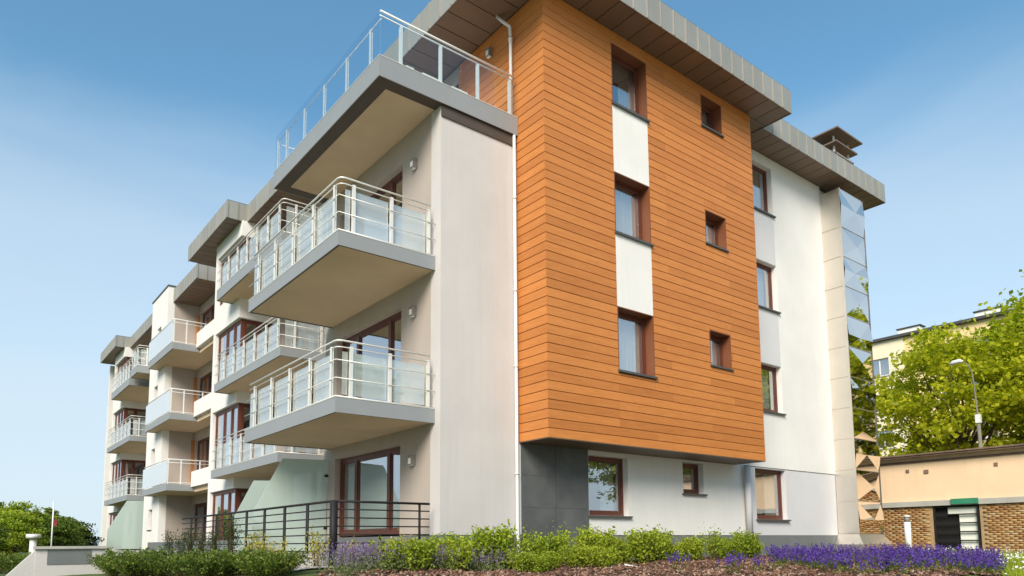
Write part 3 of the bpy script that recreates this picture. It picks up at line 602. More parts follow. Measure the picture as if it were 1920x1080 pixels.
# middle balconies M (recess behind the first block) and their far repeat
def mid_balconies(dy, far=False):
    for z in (2.38, 5.38):
        s = slab('balcony', -0.07, 1.88, 8.17 + dy, 14.42 + dy, z - 0.26, z)
        ys = [8.45, 9.45, 10.45, 11.45, 12.45, 13.45, 14.2]
        railing_b(s, -0.07, 8.17 + dy, 14.42 + dy, z, 1.85, [v + dy for v in ys], (0.35, 1.15))
    z0, y0, y1 = (8.42, 8.3, 14.5) if not far else (8.12, 8.95, 13.9)
    s = slab('balcony', -0.07, 1.88, y0 + dy, y1 + dy, z0, z0 + 0.36)
    ys = np.linspace(y0 + 0.3, y1 - 0.2, 7)
    railing_b(s, -0.07, y0 + dy, y1 + dy, z0 + 0.36, 1.85, [float(v) + dy for v in ys], (0.35, 1.15))
    # projecting corner wall with rust red corner windows
    X0, Y0, Y1 = 0.48, 13.7 + dy, 16.7 + dy
    wf = MB()
    for za, zb in ((1.78, 2.55), (4.75, 5.55), (7.75, 8.75), (10.72, ZR - 0.002)): wf.box(X0, 1.9, Y0, Y1, za, zb)
    for za, zb in ((-1.0, 1.778), (2.552, 4.748), (5.552, 7.748), (8.752, 10.718)): wf.box(X0, 1.9, Y1 - 0.25, Y1, za, zb)
    wall = wf.build('corner_wall', 'white', BLD)
    for za, zb in ((0.0, 1.76), (2.56, 4.73), (5.56, 7.73), (8.76, 10.7)):
        window(BLD, 'X', X0 + 0.10, Y0 + 0.12, Y1 - 0.27, za, zb, 0.02, (Y0 + 0.85, Y0 + 1.7), 0.08, 'door_glass', curtains=[(Y0 + 0.3, Y1 - 0.4, 'curtain')])
        window(BLD, 'Y', Y0 + 0.10, X0 + 0.19, 1.88, za, zb, 0.02, (1.2,), 0.08, 'door_glass')
mid_balconies(0.0); mid_balconies(20.6, True)
s = slab('balcony', -0.07, 1.88, 27.64, 29.3, 8.42, 8.78); railing_b(s, -0.07, 27.64, 29.3, 8.78, 1.85, (27.9, 28.5, 29.1), (0.35, 1.15))
# recessed side wall below the penthouse level with glazed doors
rec = [(5.6, 9.0), (9.9, 13.2), (17.4, 20.2), (21.3, 24.2), (29.2, 33.6)]
holes = [(a, b, z, z + 2.3) for a, b in rec for z in (-0.55, 2.43, 5.43)]
wallgrid('X', 1.9, 0.3, 5.251, 24.4, -1.0, 8.425, holes).build('side_wall', 'beige', BLD)
wallgrid('X', 1.9, 0.3, 27.6, 39.6, -1.0, ZR - 0.003, [h for h in holes if h[0] > 27] + [(29.2, 33.6, 8.6, 10.9)]).build('side_wall', 'beige', BLD)
for a, b in rec:
    for z in (-0.55, 2.43, 5.43, 8.75):
        if z > 8 and a < 10: continue
        window(BLD, 'X', 1.9, a, b, z, z + 2.28 if z < 8 else 10.9, 0.12, ((a + b) / 2,), 0.10, 'door_glass', curtains=[(a + 0.15, (a + b) / 2 - 0.1, 'curtain')], name='balcony_door')
MB().box(4.6, 4.75, 5.3, 39.5, -0.6, ZR - 0.05).build('inner_wall', 'room', BLD)
for z in FL[1:]: MB().box(2.25, 4.6, 5.3, 39.5, z - 0.3, z - 0.05).build('floor_slab', 'room', BLD)
# tall white stair pillar with small windows, and the frosted balconies beside it
pw = [(25.75, 26.5, z, z + 0.95) for z in (0.6, 3.5, 6.55)] + [(25.55, 26.3, 9.7, 10.35)]
wallgrid('X', 0.5, 0.3, 24.4, 27.6, -1.0, 12.0, pw).build('stair_wall', 'white', BLD)
for q in pw: window(BLD, 'X', 0.5, *q, 0.15, fw=0.06, sill=0.04)
MB().box(0.801, 2.3, 24.4, 24.65, -1.0, 11.99).build('stair_wall', 'beige', BLD); MB().box(0.801, 2.3, 27.35, 27.6, -1.0, 11.99).build('stair_wall', 'beige', BLD)
MB().box(0.46, 3.0, 24.36, 27.64, 12.002, 12.06).build('wall_cap', 'zinc_dark', BLD)
for z in (2.4, 5.4, 8.42): MB().box(1.78, 1.895, 24.25, 24.398, z, z + 2.35).build('wood_strip', 'orange_wood', BLD)
for z in (2.40, 5.40, 8.42):
    s = slab('balcony', 0.0, 1.89, 20.95, 25.5, z - 0.27, z)
    MB().box(-0.015, -0.003, 20.97, 25.48, z + 0.05, z + 0.95).build('glass_pane', 'frost', s)
    for xx in (0.05, 0.55, 1.3, 1.82): MB().box(xx - 0.02, xx + 0.02, 20.99, 21.02, z, z + 1.02).build('railing_post', 'whitemetal', s)
    for h, r_ in ((1.04, 0.024), (0.90, 0.015), (0.07, 0.012)):
        MB().tube([(0.03, 25.4, z + h), (0.03, 21.05, z + h), (0.08, 21.0, z + h), (1.86, 21.0, z + h)], r_, 8).build('handrail', 'whitemetal', s, True)
    MB().box(0.95, 1.1, 16.72, 20.94, z - 0.1, z + 0.55).build('parapet', 'white', BLD)
    MB().box(1.1, 1.88, 16.72, 20.94, z - 0.3, z - 0.12).build('parapet_floor', 'soffit', BLD)
# green glass privacy screens on the ground terraces
def screen(y, x1, xt, xb, zt, zb=-0.3):
    mb = MB(); V = [(x1, zb), (x1, zt), (xt, zt - 0.03), (xb, 0.62), (xb, zb)]; n = len(V)
    mb.add([(x, y, z) for x, z in V] + [(x, y + 0.012, z) for x, z in V], [tuple(range(n)), tuple(range(2 * n - 1, n - 1, -1))] + [(i, i + n, (i + 1) % n + n, (i + 1) % n) for i in range(n)])
    s = mb.build('privacy_screen', 'green_glass', BLD)
    for z in (1.45, 0.2): MB().box(x1 - 0.06, x1 + 0.05, y - 0.012, y + 0.024, z, z + 0.06).build('screen_clip', 'black', s)
screen(4.97, -0.03, -1.12, -1.75, 1.86); screen(8.4, 0.2, -0.62, -1.1, 1.62)
screen(28.4, 1.2, -0.1, -0.9, 2.1)

# ------------------------------------------------------------------ black terrace fence
FEN = tag(empty('terrace_fence', (-2.05, 0.1, -0.5)), 'black metal fence of thin horizontal rails around the ground floor terrace', 'fence')
def fbuild(mb, name): mb.v = [(x + 2.05, y - 0.1, z + 0.5) for x, y, z in mb.v]; return mb.build(name, 'black', FEN, True)
zr = [0.57] + [0.435 - 0.143 * k for k in range(7)]
for i, z in enumerate(zr):
    r_ = 0.024 if i == 0 else 0.013
    fbuild(MB().tube([(-2.05, 9.8, z), (-2.05, 0.1, z)], r_, 6), 'rail'); fbuild(MB().tube([(-2.05, 0.1, z), (-0.17, 0.1, z)], r_, 6), 'rail')
for y in [1.21 + 1.1 * k for k in range(8)]: fbuild(MB().box(-2.065, -2.035, y - 0.04, y + 0.04, -0.62, 0.56), 'post')
fbuild(MB().box(-2.10, -2.0, 0.05, 0.15, -0.62, 0.575), 'post'); fbuild(MB().box(-0.40, -0.36, 0.09, 0.11, -0.4, 0.56), 'post'); fbuild(MB().box(-1.2, -1.16, 0.09, 0.11, -0.62, 0.0), 'post')

# ------------------------------------------------------------------ background right: garage with brick facing, gate, yellow block, lamp
def G(x, y): return hgt(x, y)
GX = 22.0
gar = tag(empty('brick_garage', (GX, 0, -1.0)), 'long low garage with peach render above a weathered brick wall', 'garage')
def gb(mb, name, mat, par=None, smooth=False): mb.v = [(x - GX, y, z + 1.0) for x, y, z in mb.v]; return mb.build(name, mat, par or gar, smooth)
gb(MB().box(GX + 0.14, GX + 6, -16, 24, 1.30, 3.02), 'upper_wall', 'peach')
gate_y0, gate_y1 = -1.32, 0.25
gb(wallgrid('X', GX + 0.12, 0.3, -16, 24, -1.4, 1.10, [(gate_y0, gate_y1, -0.62, 1.10)]), 'lower_wall', 'mortar')
gb(MB().box(GX + 3.0, GX + 3.1, -5, 5, -1.0, 1.2), 'inner_wall', 'room')
gb(MB().box(GX + 0.0, GX + 6.0, -16, 24, 1.102, 1.298), 'ledge', 'concrete')
gb(MB().box(GX - 0.25, GX + 6.2, -16.2, 24.2, 3.045, 3.10), 'roof', 'rust')
gb(MB().box(GX - 0.20, GX - 0.12, -16.2, 24.2, 2.98, 3.043), 'gutter', 'rust')
gb(MB().box(GX + 0.10, GX + 0.138, -16, 24, 2.78, 2.86), 'cornice', 'rust')
for y in (2.1, 0.3): gb(MB().box(GX + 0.10, GX + 0.138, y, y + 0.16, 2.35, 2.49), 'vent_hole', 'rust')
for y in (1.0, -2.0): gb(MB().box(GX + 0.115, GX + 0.138, y, y + 0.12, 2.42, 2.55), 'vent_hole', 'rust')
V = []; Fc = []
def addbox(V, Fc, x0, x1, y0, y1, z0, z1):
    k = len(V); V += [(x0, y0, z0), (x1, y0, z0), (x1, y1, z0), (x0, y1, z0), (x0, y0, z1), (x1, y0, z1), (x1, y1, z1), (x0, y1, z1)]
    Fc += [(k + 3, k + 2, k + 1, k), (k + 4, k + 5, k + 6, k + 7), (k, k + 1, k + 5, k + 4), (k + 1, k + 2, k + 6, k + 5), (k + 2, k + 3, k + 7, k + 6), (k + 3, k, k + 4, k + 7)]
row = 0; z = -1.2
while z < 1.03:
    y = -10.0 + (0.13 if row % 2 else 0)
    while y < 8:
        if not (y + 0.24 > gate_y0 - 0.02 and y < gate_y1 + 0.02):
            dpt = random.uniform(0.012, 0.022)
            addbox(V, Fc, 0.12 - dpt, 0.119, y, y + 0.245, z + 1.0, z + 1.068)
        y += 0.256
    z += 0.079; row += 1
tag(link('brick_facing', npmesh('brick_facing', V, Fc, 'brick'), gar), kind='stuff')
gt = tag(empty('metal_gate', (GX + 0.16, -0.55, -0.6)), 'black barred gate with white boards behind it in the brick wall', 'gate')
def tb(mb, name, mat): mb.v = [(x - GX - 0.16, y + 0.55, z + 0.6) for x, y, z in mb.v]; return mb.build(name, mat, gt)
gy0, gy1 = gate_y0 + 0.03, gate_y1 - 0.03
for y in (gy0, gy1 - 0.06): tb(MB().box(GX + 0.1, GX + 0.16, y, y + 0.06, -0.6, 1.08), 'frame_bar', 'black')
for z in (-0.55, -0.22, 0.10, 0.42, 0.74, 1.02): tb(MB().box(GX + 0.11, GX + 0.15, gy0 + 0.06, gy1 - 0.06, z, z + 0.045), 'cross_bar', 'black')
tb(MB().box(GX + 0.22, GX + 0.26, gy0 + 0.06, gy0 + 0.68, -0.55, 0.74), 'white_board', 'petal'); tb(MB().box(GX + 0.22, GX + 0.26, gy0 + 0.06, gy0 + 1.05, 0.745, 1.05), 'white_board', 'petal')
tb(MB().box(GX + 0.30, GX + 0.34, gy0, gy1, -0.6, 1.06), 'dark_sheet', 'black')
tag(MB().box(GX - 0.05, GX - 0.008, -1.35, -0.45, 1.13, 1.33).build('awning_roll', 'green_paint'), 'rolled green sheet fixed along the ledge above the barred gate', 'awning')

YX = 50.0
yel = tag(empty('yellow_apartment_block', (YX, 10, -1)), 'tall yellow apartment block with a flat roof behind the trees', 'building')
def yb(mb, name, mat, par=None): mb.v = [(x - YX, y - 10, z + 1) for x, y, z in mb.v]; return mb.build(name, mat, par or yel)
ywin = []
for k in range(5):
    for y in (3.0, 6.6, 9.2, 13.6): ywin.append((y, y + (1.5 if y != 9.2 else 0.9), 1.2 + 2.85 * k, 2.6 + 2.85 * k))
yb(wallgrid('X', YX, 0.3, -14, 12.4, -2, 15.35, [w for w in ywin if w[0] < 12]), 'facade', 'yellow')
yb(wallgrid('X', YX - 0.05, 0.3, 12.4, 40, -2, 15.35, [w for w in ywin if w[0] > 12]), 'facade', 'cream')
for w in ywin: 
    f_ = MB(); a0, a1, z0, z1 = w
    abox(f_, 'X', YX, a0, a1, -0.16, -0.1, z0, z0 + 0.08); abox(f_, 'X', YX, a0, a1, -0.16, -0.1, z1 - 0.08, z1); abox(f_, 'X', YX, a0, a0 + 0.08, -0.16, -0.1, z0 + 0.08, z1 - 0.08); abox(f_, 'X', YX, a1 - 0.08, a1, -0.16, -0.1, z0 + 0.08, z1 - 0.08); abox(f_, 'X', YX, (a0 + a1) / 2 - 0.04, (a0 + a1) / 2 + 0.04, -0.16, -0.1, z0 + 0.08, z1 - 0.08)
    o = yb(f_, 'window', 'whitemetal'); yb(abox(MB(), 'X', YX, a0 + 0.08, a1 - 0.08, -0.14, -0.13, z0 + 0.08, z1 - 0.08), 'pane', 'glass', o)
    yb(abox(MB(), 'X', YX, a0 - 0.05, a1 + 0.05, -0.1, 0.12, z0 - 0.06, z0 - 0.003), 'sill', 'concrete', o)
yb(MB().box(YX + 0.5, YX + 0.6, -14, 40, -2, 15), 'inner_wall', 'room'); 
rf = yb(MB().box(YX - 0.35, YX + 11, -14.3, 40.3, 15.36, 15.56), 'roof', 'asphalt')
for y in (3.6, 6.2, 11.6, 16):
    v_ = yb(MB().box(YX + 1.0, YX + 1.8, y, y + 1.6, 15.57, 16.25), 'vent_block', 'petal', rf); yb(MB().box(YX + 0.9, YX + 1.9, y - 0.1, y + 1.7, 16.252, 16.33), 'vent_cap', 'asphalt', rf)

lp = tag(empty('street_lamp', (26, -0.22, G(26, -.22))), 'tall grey street lamp with curved arm in front of the tree', 'street lamp')
MB().tube([(0, 0, 0), (0, 0, 5.3)], [0.10, 0.065], 10).build('pole', 'pole', lp, True)
MB().tube([(0, 0, 5.3), (0, 0.02, 5.6), (0, 0.07, 6.9), (0, 0.12, 7.35), (0, 0.24, 7.66), (0, 0.45, 7.82)], [0.04, 0.036, 0.03, 0.026, 0.022, 0.02], 8).build('arm', 'pole', lp, True)
MB().box(-0.09, 0.09, -0.09, 0.09, 5.15, 5.5).build('collar', 'whitemetal', lp)
MB().tube([(0, 0.40, 7.82), (0, 0.52, 7.86), (0, 0.78, 7.84), (0, 0.92, 7.78)], [0.035, 0.085, 0.09, 0.04], 10).build('lamp_head', 'whitemetal', lp, True)

# ------------------------------------------------------------------ plants
def quads(C, U, W):
    """diamond leaves: centre C, half-length U, half-width W (n,3)"""
    n = len(C); V = np.empty((n, 4, 3)); V[:, 0] = C - U; V[:, 1] = C + W - 0.15 * U; V[:, 2] = C + U; V[:, 3] = C - W - 0.15 * U
    return V.reshape(-1, 3), np.arange(4 * n).reshape(n, 4)
def rdir(n, up=0.0):
    d = rng.normal(size=(n, 3)); d[:, 2] += up; return d / np.linalg.norm(d, axis=1)[:, None]
def leaves(C, size, up=0.4, aspect=0.5):
    n = len(C); nrm = rdir(n, up); a = rdir(n); U = np.cross(nrm, a); U /= np.linalg.norm(U, axis=1)[:, None]; W = np.cross(nrm, U)
    s = (size * rng.uniform(0.6, 1.3, n))[:, None]; return quads(C, U * s * 0.5, W * s * 0.5 * aspect)
def shrub_mesh(name, h, rad, stems, per, leaf, mat, up=0.5, spread=0.6):
    mb = MB(); C = []
    for i in range(stems):
        a = rng.uniform(0, 6.28); r0 = rad * 0.25 * rng.random(); r1 = rad * (0.3 + spread * rng.random()); hh = h * rng.uniform(0.6, 1.05)
        p0 = np.array((math.cos(a) * r0, math.sin(a) * r0, -0.03)); p2 = np.array((math.cos(a) * r1, math.sin(a) * r1, hh)); p1 = (p0 + p2) / 2 + np.array((0, 0, 0.15 * hh))
        pt = lambda t: (1 - t) ** 2 * p0 + 2 * t * (1 - t) * p1 + t * t * p2
        mb.tube([pt(0), pt(.35), pt(.7), pt(1)], [0.006, 0.005, 0.004, 0.002], 4, False)
        ts = rng.uniform(0.18, 1.02, per) ** 0.8
        for t in ts: C.append(pt(t) + rng.normal(0, 0.045 + 0.03 * (1 - t), 3) * (h / 0.6))
    C = np.array(C); C[:, 2] = np.abs(C[:, 2])
    return mb.mesh(name + '_stems', 'stem'), npmesh(name + '_leaves', *leaves(C, leaf, up, 0.55), mat)
def put_plant(name, kinds, x, y, sc, label, group, cat='shrub'):
    st, lf = random.choice(kinds); e = tag(empty(name, (x, y, G(x, y) + bumpy(x, y) - 0.01), random.uniform(0, 6.28), sc), label, cat, group)
    link('stems', st, e)['kind'] = 'stuff'; link('foliage', lf, e)['kind'] = 'stuff'; return e
SPT = [shrub_mesh('tall_spirea', 0.80, 0.26, 11, 52, 0.062, 'leaf_lime', 0.4, 0.5) for _ in range(2)]
SPI = [shrub_mesh('spirea', 0.62, 0.42, 28, 66, 0.066, 'leaf_lime') for _ in range(4)]
for i in range(23):
    x = 0.0 + i * 0.40 + random.uniform(-.12, .12); y = -0.62 - 0.62 * (1 - i / 22) - random.uniform(0, 0.35)
    put_plant('green_shrub', SPT if i in (2, 5, 6, 11, 17) else SPI, x, y, random.uniform(0.70, 1.15), 'bushy lime green shrub in the row along the building wall', 'lime green shrubs along the wall')
for i in range(9):
    x = 0.1 + i * 0.33 + random.uniform(-.1, .1); y = -1.75 - random.uniform(0, 0.5)
    put_plant('green_shrub', SPI, x, y, random.uniform(0.45, 0.7), 'small lime green shrub in the mulch in front of the wall row', 'small lime shrubs before the wall row')
CAT = []
def spike_mesh(name, n, rad, h, stemmat_leaf, flower, pet=16, psize=0.022):
    base = np.c_[rng.normal(0, rad * 0.45, n), rng.normal(0, rad * 0.45, n), np.zeros(n)]; tip = base * 1.5; tip[:, 2] = h * rng.uniform(0.7, 1.1, n)
    Cl = []; Cf = []
    for b, t in zip(base, tip):
        k = 9; u = rng.uniform(0.02, 0.65, k)[:, None]; Cl.append(b + (t - b) * u + rng.normal(0, 0.022, (k, 3)))
        u = rng.uniform(0.55, 1.0, pet)[:, None]; Cf.append(b + (t - b) * u + rng.normal(0, 0.008, (pet, 3)))
    Cl = np.abs(np.vstack(Cl) * (1, 1, 1)) * np.sign(np.vstack(Cl) + 1e-9) if False else np.vstack(Cl)
    return npmesh(name + '_leaves', *leaves(Cl, 0.045, 0.4, 0.4), stemmat_leaf), npmesh(name + '_flowers', *leaves(np.vstack(Cf), psize, 0.3, 0.8), flower)
CAT = [spike_mesh('catmint', 60, 0.30, 0.42, 'leaf_grey', 'lilac', 10, 0.02) for _ in range(3)]
def put_flower(name, kinds, x, y, sc, label, group):
    lf, fl = random.choice(kinds); e = tag(empty(name, (x, y, G(x, y) + bumpy(x, y) - 0.01), random.uniform(0, 6.28), sc), label, 'flower', group)
    link('foliage', lf, e)['kind'] = 'stuff'; link('flowers', fl, e)['kind'] = 'stuff'; return e
for i in range(16):
    x = -2.55 + i * 0.17 + random.uniform(-.1, .1); y = -0.55 - random.uniform(0, 1.3)
    put_flower('catmint_clump', CAT, x, y, random.uniform(0.8, 1.15), 'clump of grey green catmint with lilac flowers beside the terrace fence', 'lilac catmint by the fence')
for (x, y, sc_) in ((-1.7, -1.2, .75), (-1.35, -1.5, .8), (-1.0, -1.1, .75), (-0.65, -1.6, .8), (-0.35, -1.2, .8), (-0.2, -0.7, .9)):
    put_plant('green_shrub', SPI, x, y, sc_, 'small lime green shrub among the lilac catmint near the wall corner', 'lime shrubs among the catmint')
YEL = [shrub_mesh('golden', 0.62, 0.26, 11, 34, 0.05, 'leaf_yellow', 0.4, 0.45) for _ in range(3)]
for (x, y, sc_) in ((-2.35, 0.05, 1.0), (-2.5, 2.6, 1.15), (-2.55, 2.05, .9), (-2.45, 1.5, .8), (-1.0, -0.25, .95), (-0.75, -0.3, .9), (-1.9, -0.3, .8)):
    put_plant('golden_shrub', YEL, x, y, sc_, 'yellow leaved shrub in front of the black terrace fence', 'golden shrubs by the fence')
CON = [shrub_mesh('column', 0.95, 0.16, 14, 60, 0.045, 'leaf_dark', 0.8, 0.5) for _ in range(2)]
for (x, y, sc_) in ((-2.6, 3.7, 1.0), (-2.7, 4.6, .8), (-2.75, 5.3, .75), (-2.8, 6.0, .8), (-2.8, 6.8, .8), (-2.85, 7.6, .8)):
    put_plant('columnar_conifer', CON, x, y, sc_, 'narrow dark green conifer sapling standing along the gravel strip', 'conifer saplings along the gravel')
JUN = [shrub_mesh('juniper', 0.50, 0.75, 34, 60, 0.06, 'leaf_mid', 0.6, 0.8) for _ in range(3)] 
for i in range(16):
    t_ = i / 15; x = -3.15 - 1.6 * t_ + random.uniform(-.35, .2); y = -1.0 + 4.6 * t_ + random.uniform(-.5, .5)
    put_plant('low_hedge_shrub', JUN, x, y, random.uniform(0.55, 0.85), 'low spreading green shrub in the bed outside the gravel strip', 'low green shrubs by the gravel')
# purple sage bed (uncountable) and single plants at its edge
SAGE = [(9.3, -0.75), (14.0, -1.15), (16.8, -1.9), (14.6, -4.2), (8.3, -6.4), (5.0, -5.0), (6.7, -2.8)]
pts = sample(SAGE, 2500); Cl = []; Cf = []
for x, y in pts:
    if math.sin(x * 2.3 + 1.7 * math.sin(y * 1.9)) * math.sin(y * 3.1 + x) < -0.22 + 0.25 * (y > -1.6) * -1: continue
    h = random.uniform(0.16, 0.38); z = G(x, y) + bumpy(x, y); lean = rng.normal(0, 0.04, 2)
    k = 7; u = rng.uniform(0.0, 0.6, k)[:, None]; Cl.append(np.array((x, y, z)) + u * np.array((lean[0], lean[1], h)) + rng.normal(0, 0.03, (k, 3)) * (1, 1, 0.4))
    k = 15; u = rng.uniform(0.45, 1.0, k)[:, None]; Cf.append(np.array((x, y, z)) + u * np.array((lean[0], lean[1], h)) + rng.normal(0, 0.011, (k, 3)))
fb_ = tag(link('sage_flowers', npmesh('sage_flowers', *leaves(np.vstack(Cf), 0.032, 0.3, 0.8), 'purple')), 'dense bed of purple sage flowers at the foot of the steel tower', 'flowers', kind='stuff')
tag(link('sage_foliage', npmesh('sage_foliage', *leaves(np.vstack(Cl), 0.06, 0.5, 0.4), 'leaf_mid')), 'dark green foliage under the purple sage flowers', 'foliage', kind='stuff')
SAG = [spike_mesh('sage', 14, 0.14, 0.34, 'leaf_mid', 'purple', 22, 0.026) for _ in range(2)]
for (x, y) in ((2.75, -3.2), (4.6, -3.2), (5.3, -3.6), (4.1, -3.9), (6.2, -3.0), (5.9, -4.0), (3.2, -4.0)):
    put_flower('sage_plant', SAG, x, y, 1.0, 'single purple sage plant growing alone in the bark mulch', 'single sage plants in the mulch')
# bark mulch chips
pts = np.array(sample(BED, 15000)); n = len(pts)
near = pts[:, 1] < -0.1; pts = pts[near]; n = len(pts)
zc = np.array([G(x, y) + bumpy(x, y) for x, y in pts]) + rng.uniform(0.0, 0.02, n)
nrm = rdir(n, 2.2); a = rdir(n); U = np.cross(nrm, a); U /= np.linalg.norm(U, axis=1)[:, None]; W = np.cross(nrm, U)
L = rng.uniform(0.02, 0.055, n)[:, None]; Wd = rng.uniform(0.010, 0.022, n)[:, None]; T = rng.uniform(0.004, 0.010, n)[:, None]; Cc = np.c_[pts, zc]
cor = [Cc + su * U * L + sw * W * Wd + st * nrm * T for st in (-1, 1) for su, sw in ((-1, -1), (1, -1), (0.8, 1), (-0.9, 1))]
V = np.stack(cor, 1).reshape(-1, 3); q = np.array([(3, 2, 1, 0), (4, 5, 6, 7), (0, 1, 5, 4), (1, 2, 6, 5), (2, 3, 7, 6), (3, 0, 4, 7)])
Fq = (np.arange(n)[:, None, None] * 8 + q[None]).reshape(-1, 4)
tag(link('bark_mulch', npmesh('bark_mulch', V, Fq, 'chips')), 'red brown bark mulch covering the planting bed', 'mulch', kind='stuff')
pts = np.array(sample(GRAV, 5000)); n = len(pts); Cc = np.c_[pts, [G(x, y) + bumpy(x, y) + 0.008 for x, y in pts]]; s_ = rng.uniform(0.010, 0.024, (n, 1))
oct_ = np.array([(1, 0, 0), (0, 1, 0), (-1, 0, 0), (0, -1, 0), (0, 0, .7), (0, 0, -.7)]); V = (Cc[:, None] + oct_[None] * s_[:, None] * rng.uniform(0.7, 1.3, (n, 6, 1))).reshape(-1, 3)
tri = np.array([(0, 1, 4), (1, 2, 4), (2, 3, 4), (3, 0, 4)]); tag(link('gravel', npmesh('gravel', V, (np.arange(n)[:, None, None] * 6 + tri[None]).reshape(-1, 3), 'gravel')), 'pale gravel strip outside the black terrace fence', 'gravel', kind='stuff')
# white plant marker in the mulch
mk = MB().tube([(2.70, -2.05, G(2.7, -2.05) + 0.06), (2.95, -2.22, G(2.9, -2.2) + 0.012)], 0.013, 8).build('plant_marker', 'petal', None, True); tag(mk, 'white plastic stick lying tilted in the bark mulch', 'marker')
# lawn with white flowers to the right
LAWN = [(16.7, -1.2), (21.9, -0.2), (21.9, -16), (9.0, -16), (3.0, -7.5), (8.2, -6.35), (13.9, -4.3)]
near_l = [(16.7, -1.2), (19, -1.0), (18.5, -6.5), (14, -9.5), (6.5, -8.2), (8.2, -6.35), (13.9, -4.3)]
pts = np.array(sample(LAWN, 9000) + sample(near_l, 20000)); n = len(pts); Cc = np.c_[pts, [G(x, y) + bumpy(x, y) - 0.02 for x, y in pts]]
hh = rng.uniform(0.07, 0.20, n); tip = Cc + np.c_[rng.normal(0, 0.045, n), rng.normal(0, 0.045, n), hh]; sd = rdir(n) * (1, 1, 0) * 0.008
V = np.stack([Cc - sd, Cc + sd, tip], 1).reshape(-1, 3)
tag(link('lawn_grass', npmesh('lawn_grass', V, np.arange(3 * n).reshape(n, 3), 'leaf_lime')), 'bright green grass to the right of the flower bed', 'grass', kind='stuff')
pts = np.array(sample(LAWN, 500) + sample(near_l, 1100)); n = len(pts); Cc = np.c_[pts, [G(x, y) + bumpy(x, y) + random.uniform(.10, .19) for x, y in pts]]
tag(link('white_lawn_flowers', npmesh('white_lawn_flowers', *leaves(Cc, 0.05, 1.5, 0.9), 'petal')), 'small white flowers scattered over the lawn', 'flowers', kind='stuff')
# bollard light
bl = tag(empty('bollard_light', (17.9, -0.6, G(17.9, -.6))), 'white cylindrical bollard light in the lawn before the brick wall', 'bollard')
MB().tube([(0, 0, -0.1), (0, 0, 1.0)], 0.10, 16).build('post', 'whitemetal', bl, True); MB().tube([(0, 0, 1.002), (0, 0, 1.16)], 0.085, 16).build('lens', 'lamp', bl, True); MB().tube([(0, 0, 1.162), (0, 0, 1.22)], 0.105, 16).build('cap', 'whitemetal', bl, True)

# ------------------------------------------------------------------ trees
def tree_parts(name, H, base, rx, rz, nclump, per, leaf, mat, trunk_r=0.18, flat=0.55):
    mb = MB(); top = base + rz; mb.tube([(0, 0, -0.3), (0.05, 0.02, base * 0.6), (0.0, 0.08, base + rz * 0.3), (0.05, 0, base + rz * 1.2)], [trunk_r * 1.3, trunk_r, trunk_r * 0.75, trunk_r * 0.25], 9)
    C = []
    for i in range(nclump):
        d = rdir(1, 0.15)[0]; r_ = rng.uniform(0.45, 1.0) ** 0.6; c = np.array((d[0] * rx * r_, d[1] * rx * r_, base + rz + d[2] * rz * r_))
        t0 = np.array((0, 0.05, base * 0.75 + (c[2] - base) * 0.35)); mid = (t0 + c) / 2 + np.array((0, 0, -0.12 * rx))
        if i % 2 == 0: mb.tube([t0, mid, c], [trunk_r * 0.32, trunk_r * 0.18, 0.012], 5, False)
        cr = rng.uniform(0.20, 0.34) * rx
        for q_ in range(3):
            cc = c + rng.normal(0, cr * 0.55, 3) * (1, 1, 0.5)
            C.append(cc + rng.normal(0, 1, (per // 3, 3)) * (cr * 0.42, cr * 0.42, cr * 0.42 * flat * 0.7))
    return mb.mesh(name + '_trunk', 'bark'), npmesh(name + '_crown', *leaves(np.vstack(C), leaf, 0.9, 0.7), mat)
def put_tree(name, parts, loc, sc, label, group=None, cat='tree', rz=None):
    e = tag(empty(name, loc, random.uniform(0, 6.28) if rz is None else rz, sc), label, cat, group); link('trunk', parts[0], e); link('crown', parts[1], e); return e
T1 = tree_parts('broad', 11, 3.0, 3.35, 3.3, 120, 165, 0.22, 'leaf_tree'); T2 = tree_parts('broad_b', 11, 3.0, 3.2, 3.6, 120, 165, 0.22, 'leaf_tree')
put_tree('leafy_tree', T1, (33, 2.9, -0.6), 1.16, 'broad bright green tree behind the garage, left of the street lamp pole')
put_tree('leafy_tree', T2, (37, -1.2, -0.6), 1.32, 'bright green tree at the right picture edge behind the garage')
for (x, y, s_) in ((29.5, -8.5, 1.15), (33, -14, 1.3), (28, -20, 1.2), (21, -26, 1.2), (12, -31, 1.3), (36, -24, 1.3)):
    put_tree('leafy_tree', random.choice((T1, T2)), (x, y, -1.2), s_, 'large leafy tree beyond the lawn, seen mirrored in the steel tower and windows', 'trees mirrored in the building')
B1 = tree_parts('bush', 3, 0.5, 1.6, 1.15, 60, 150, 0.16, 'leaf_mid', 0.06); B2 = tree_parts('bush_b', 3, 0.5, 1.5, 1.3, 60, 150, 0.15, 'leaf_lime', 0.06); B3 = tree_parts('bush_c', 3, 0.4, 1.6, 1.0, 60, 150, 0.15, 'leaf_dark', 0.06)
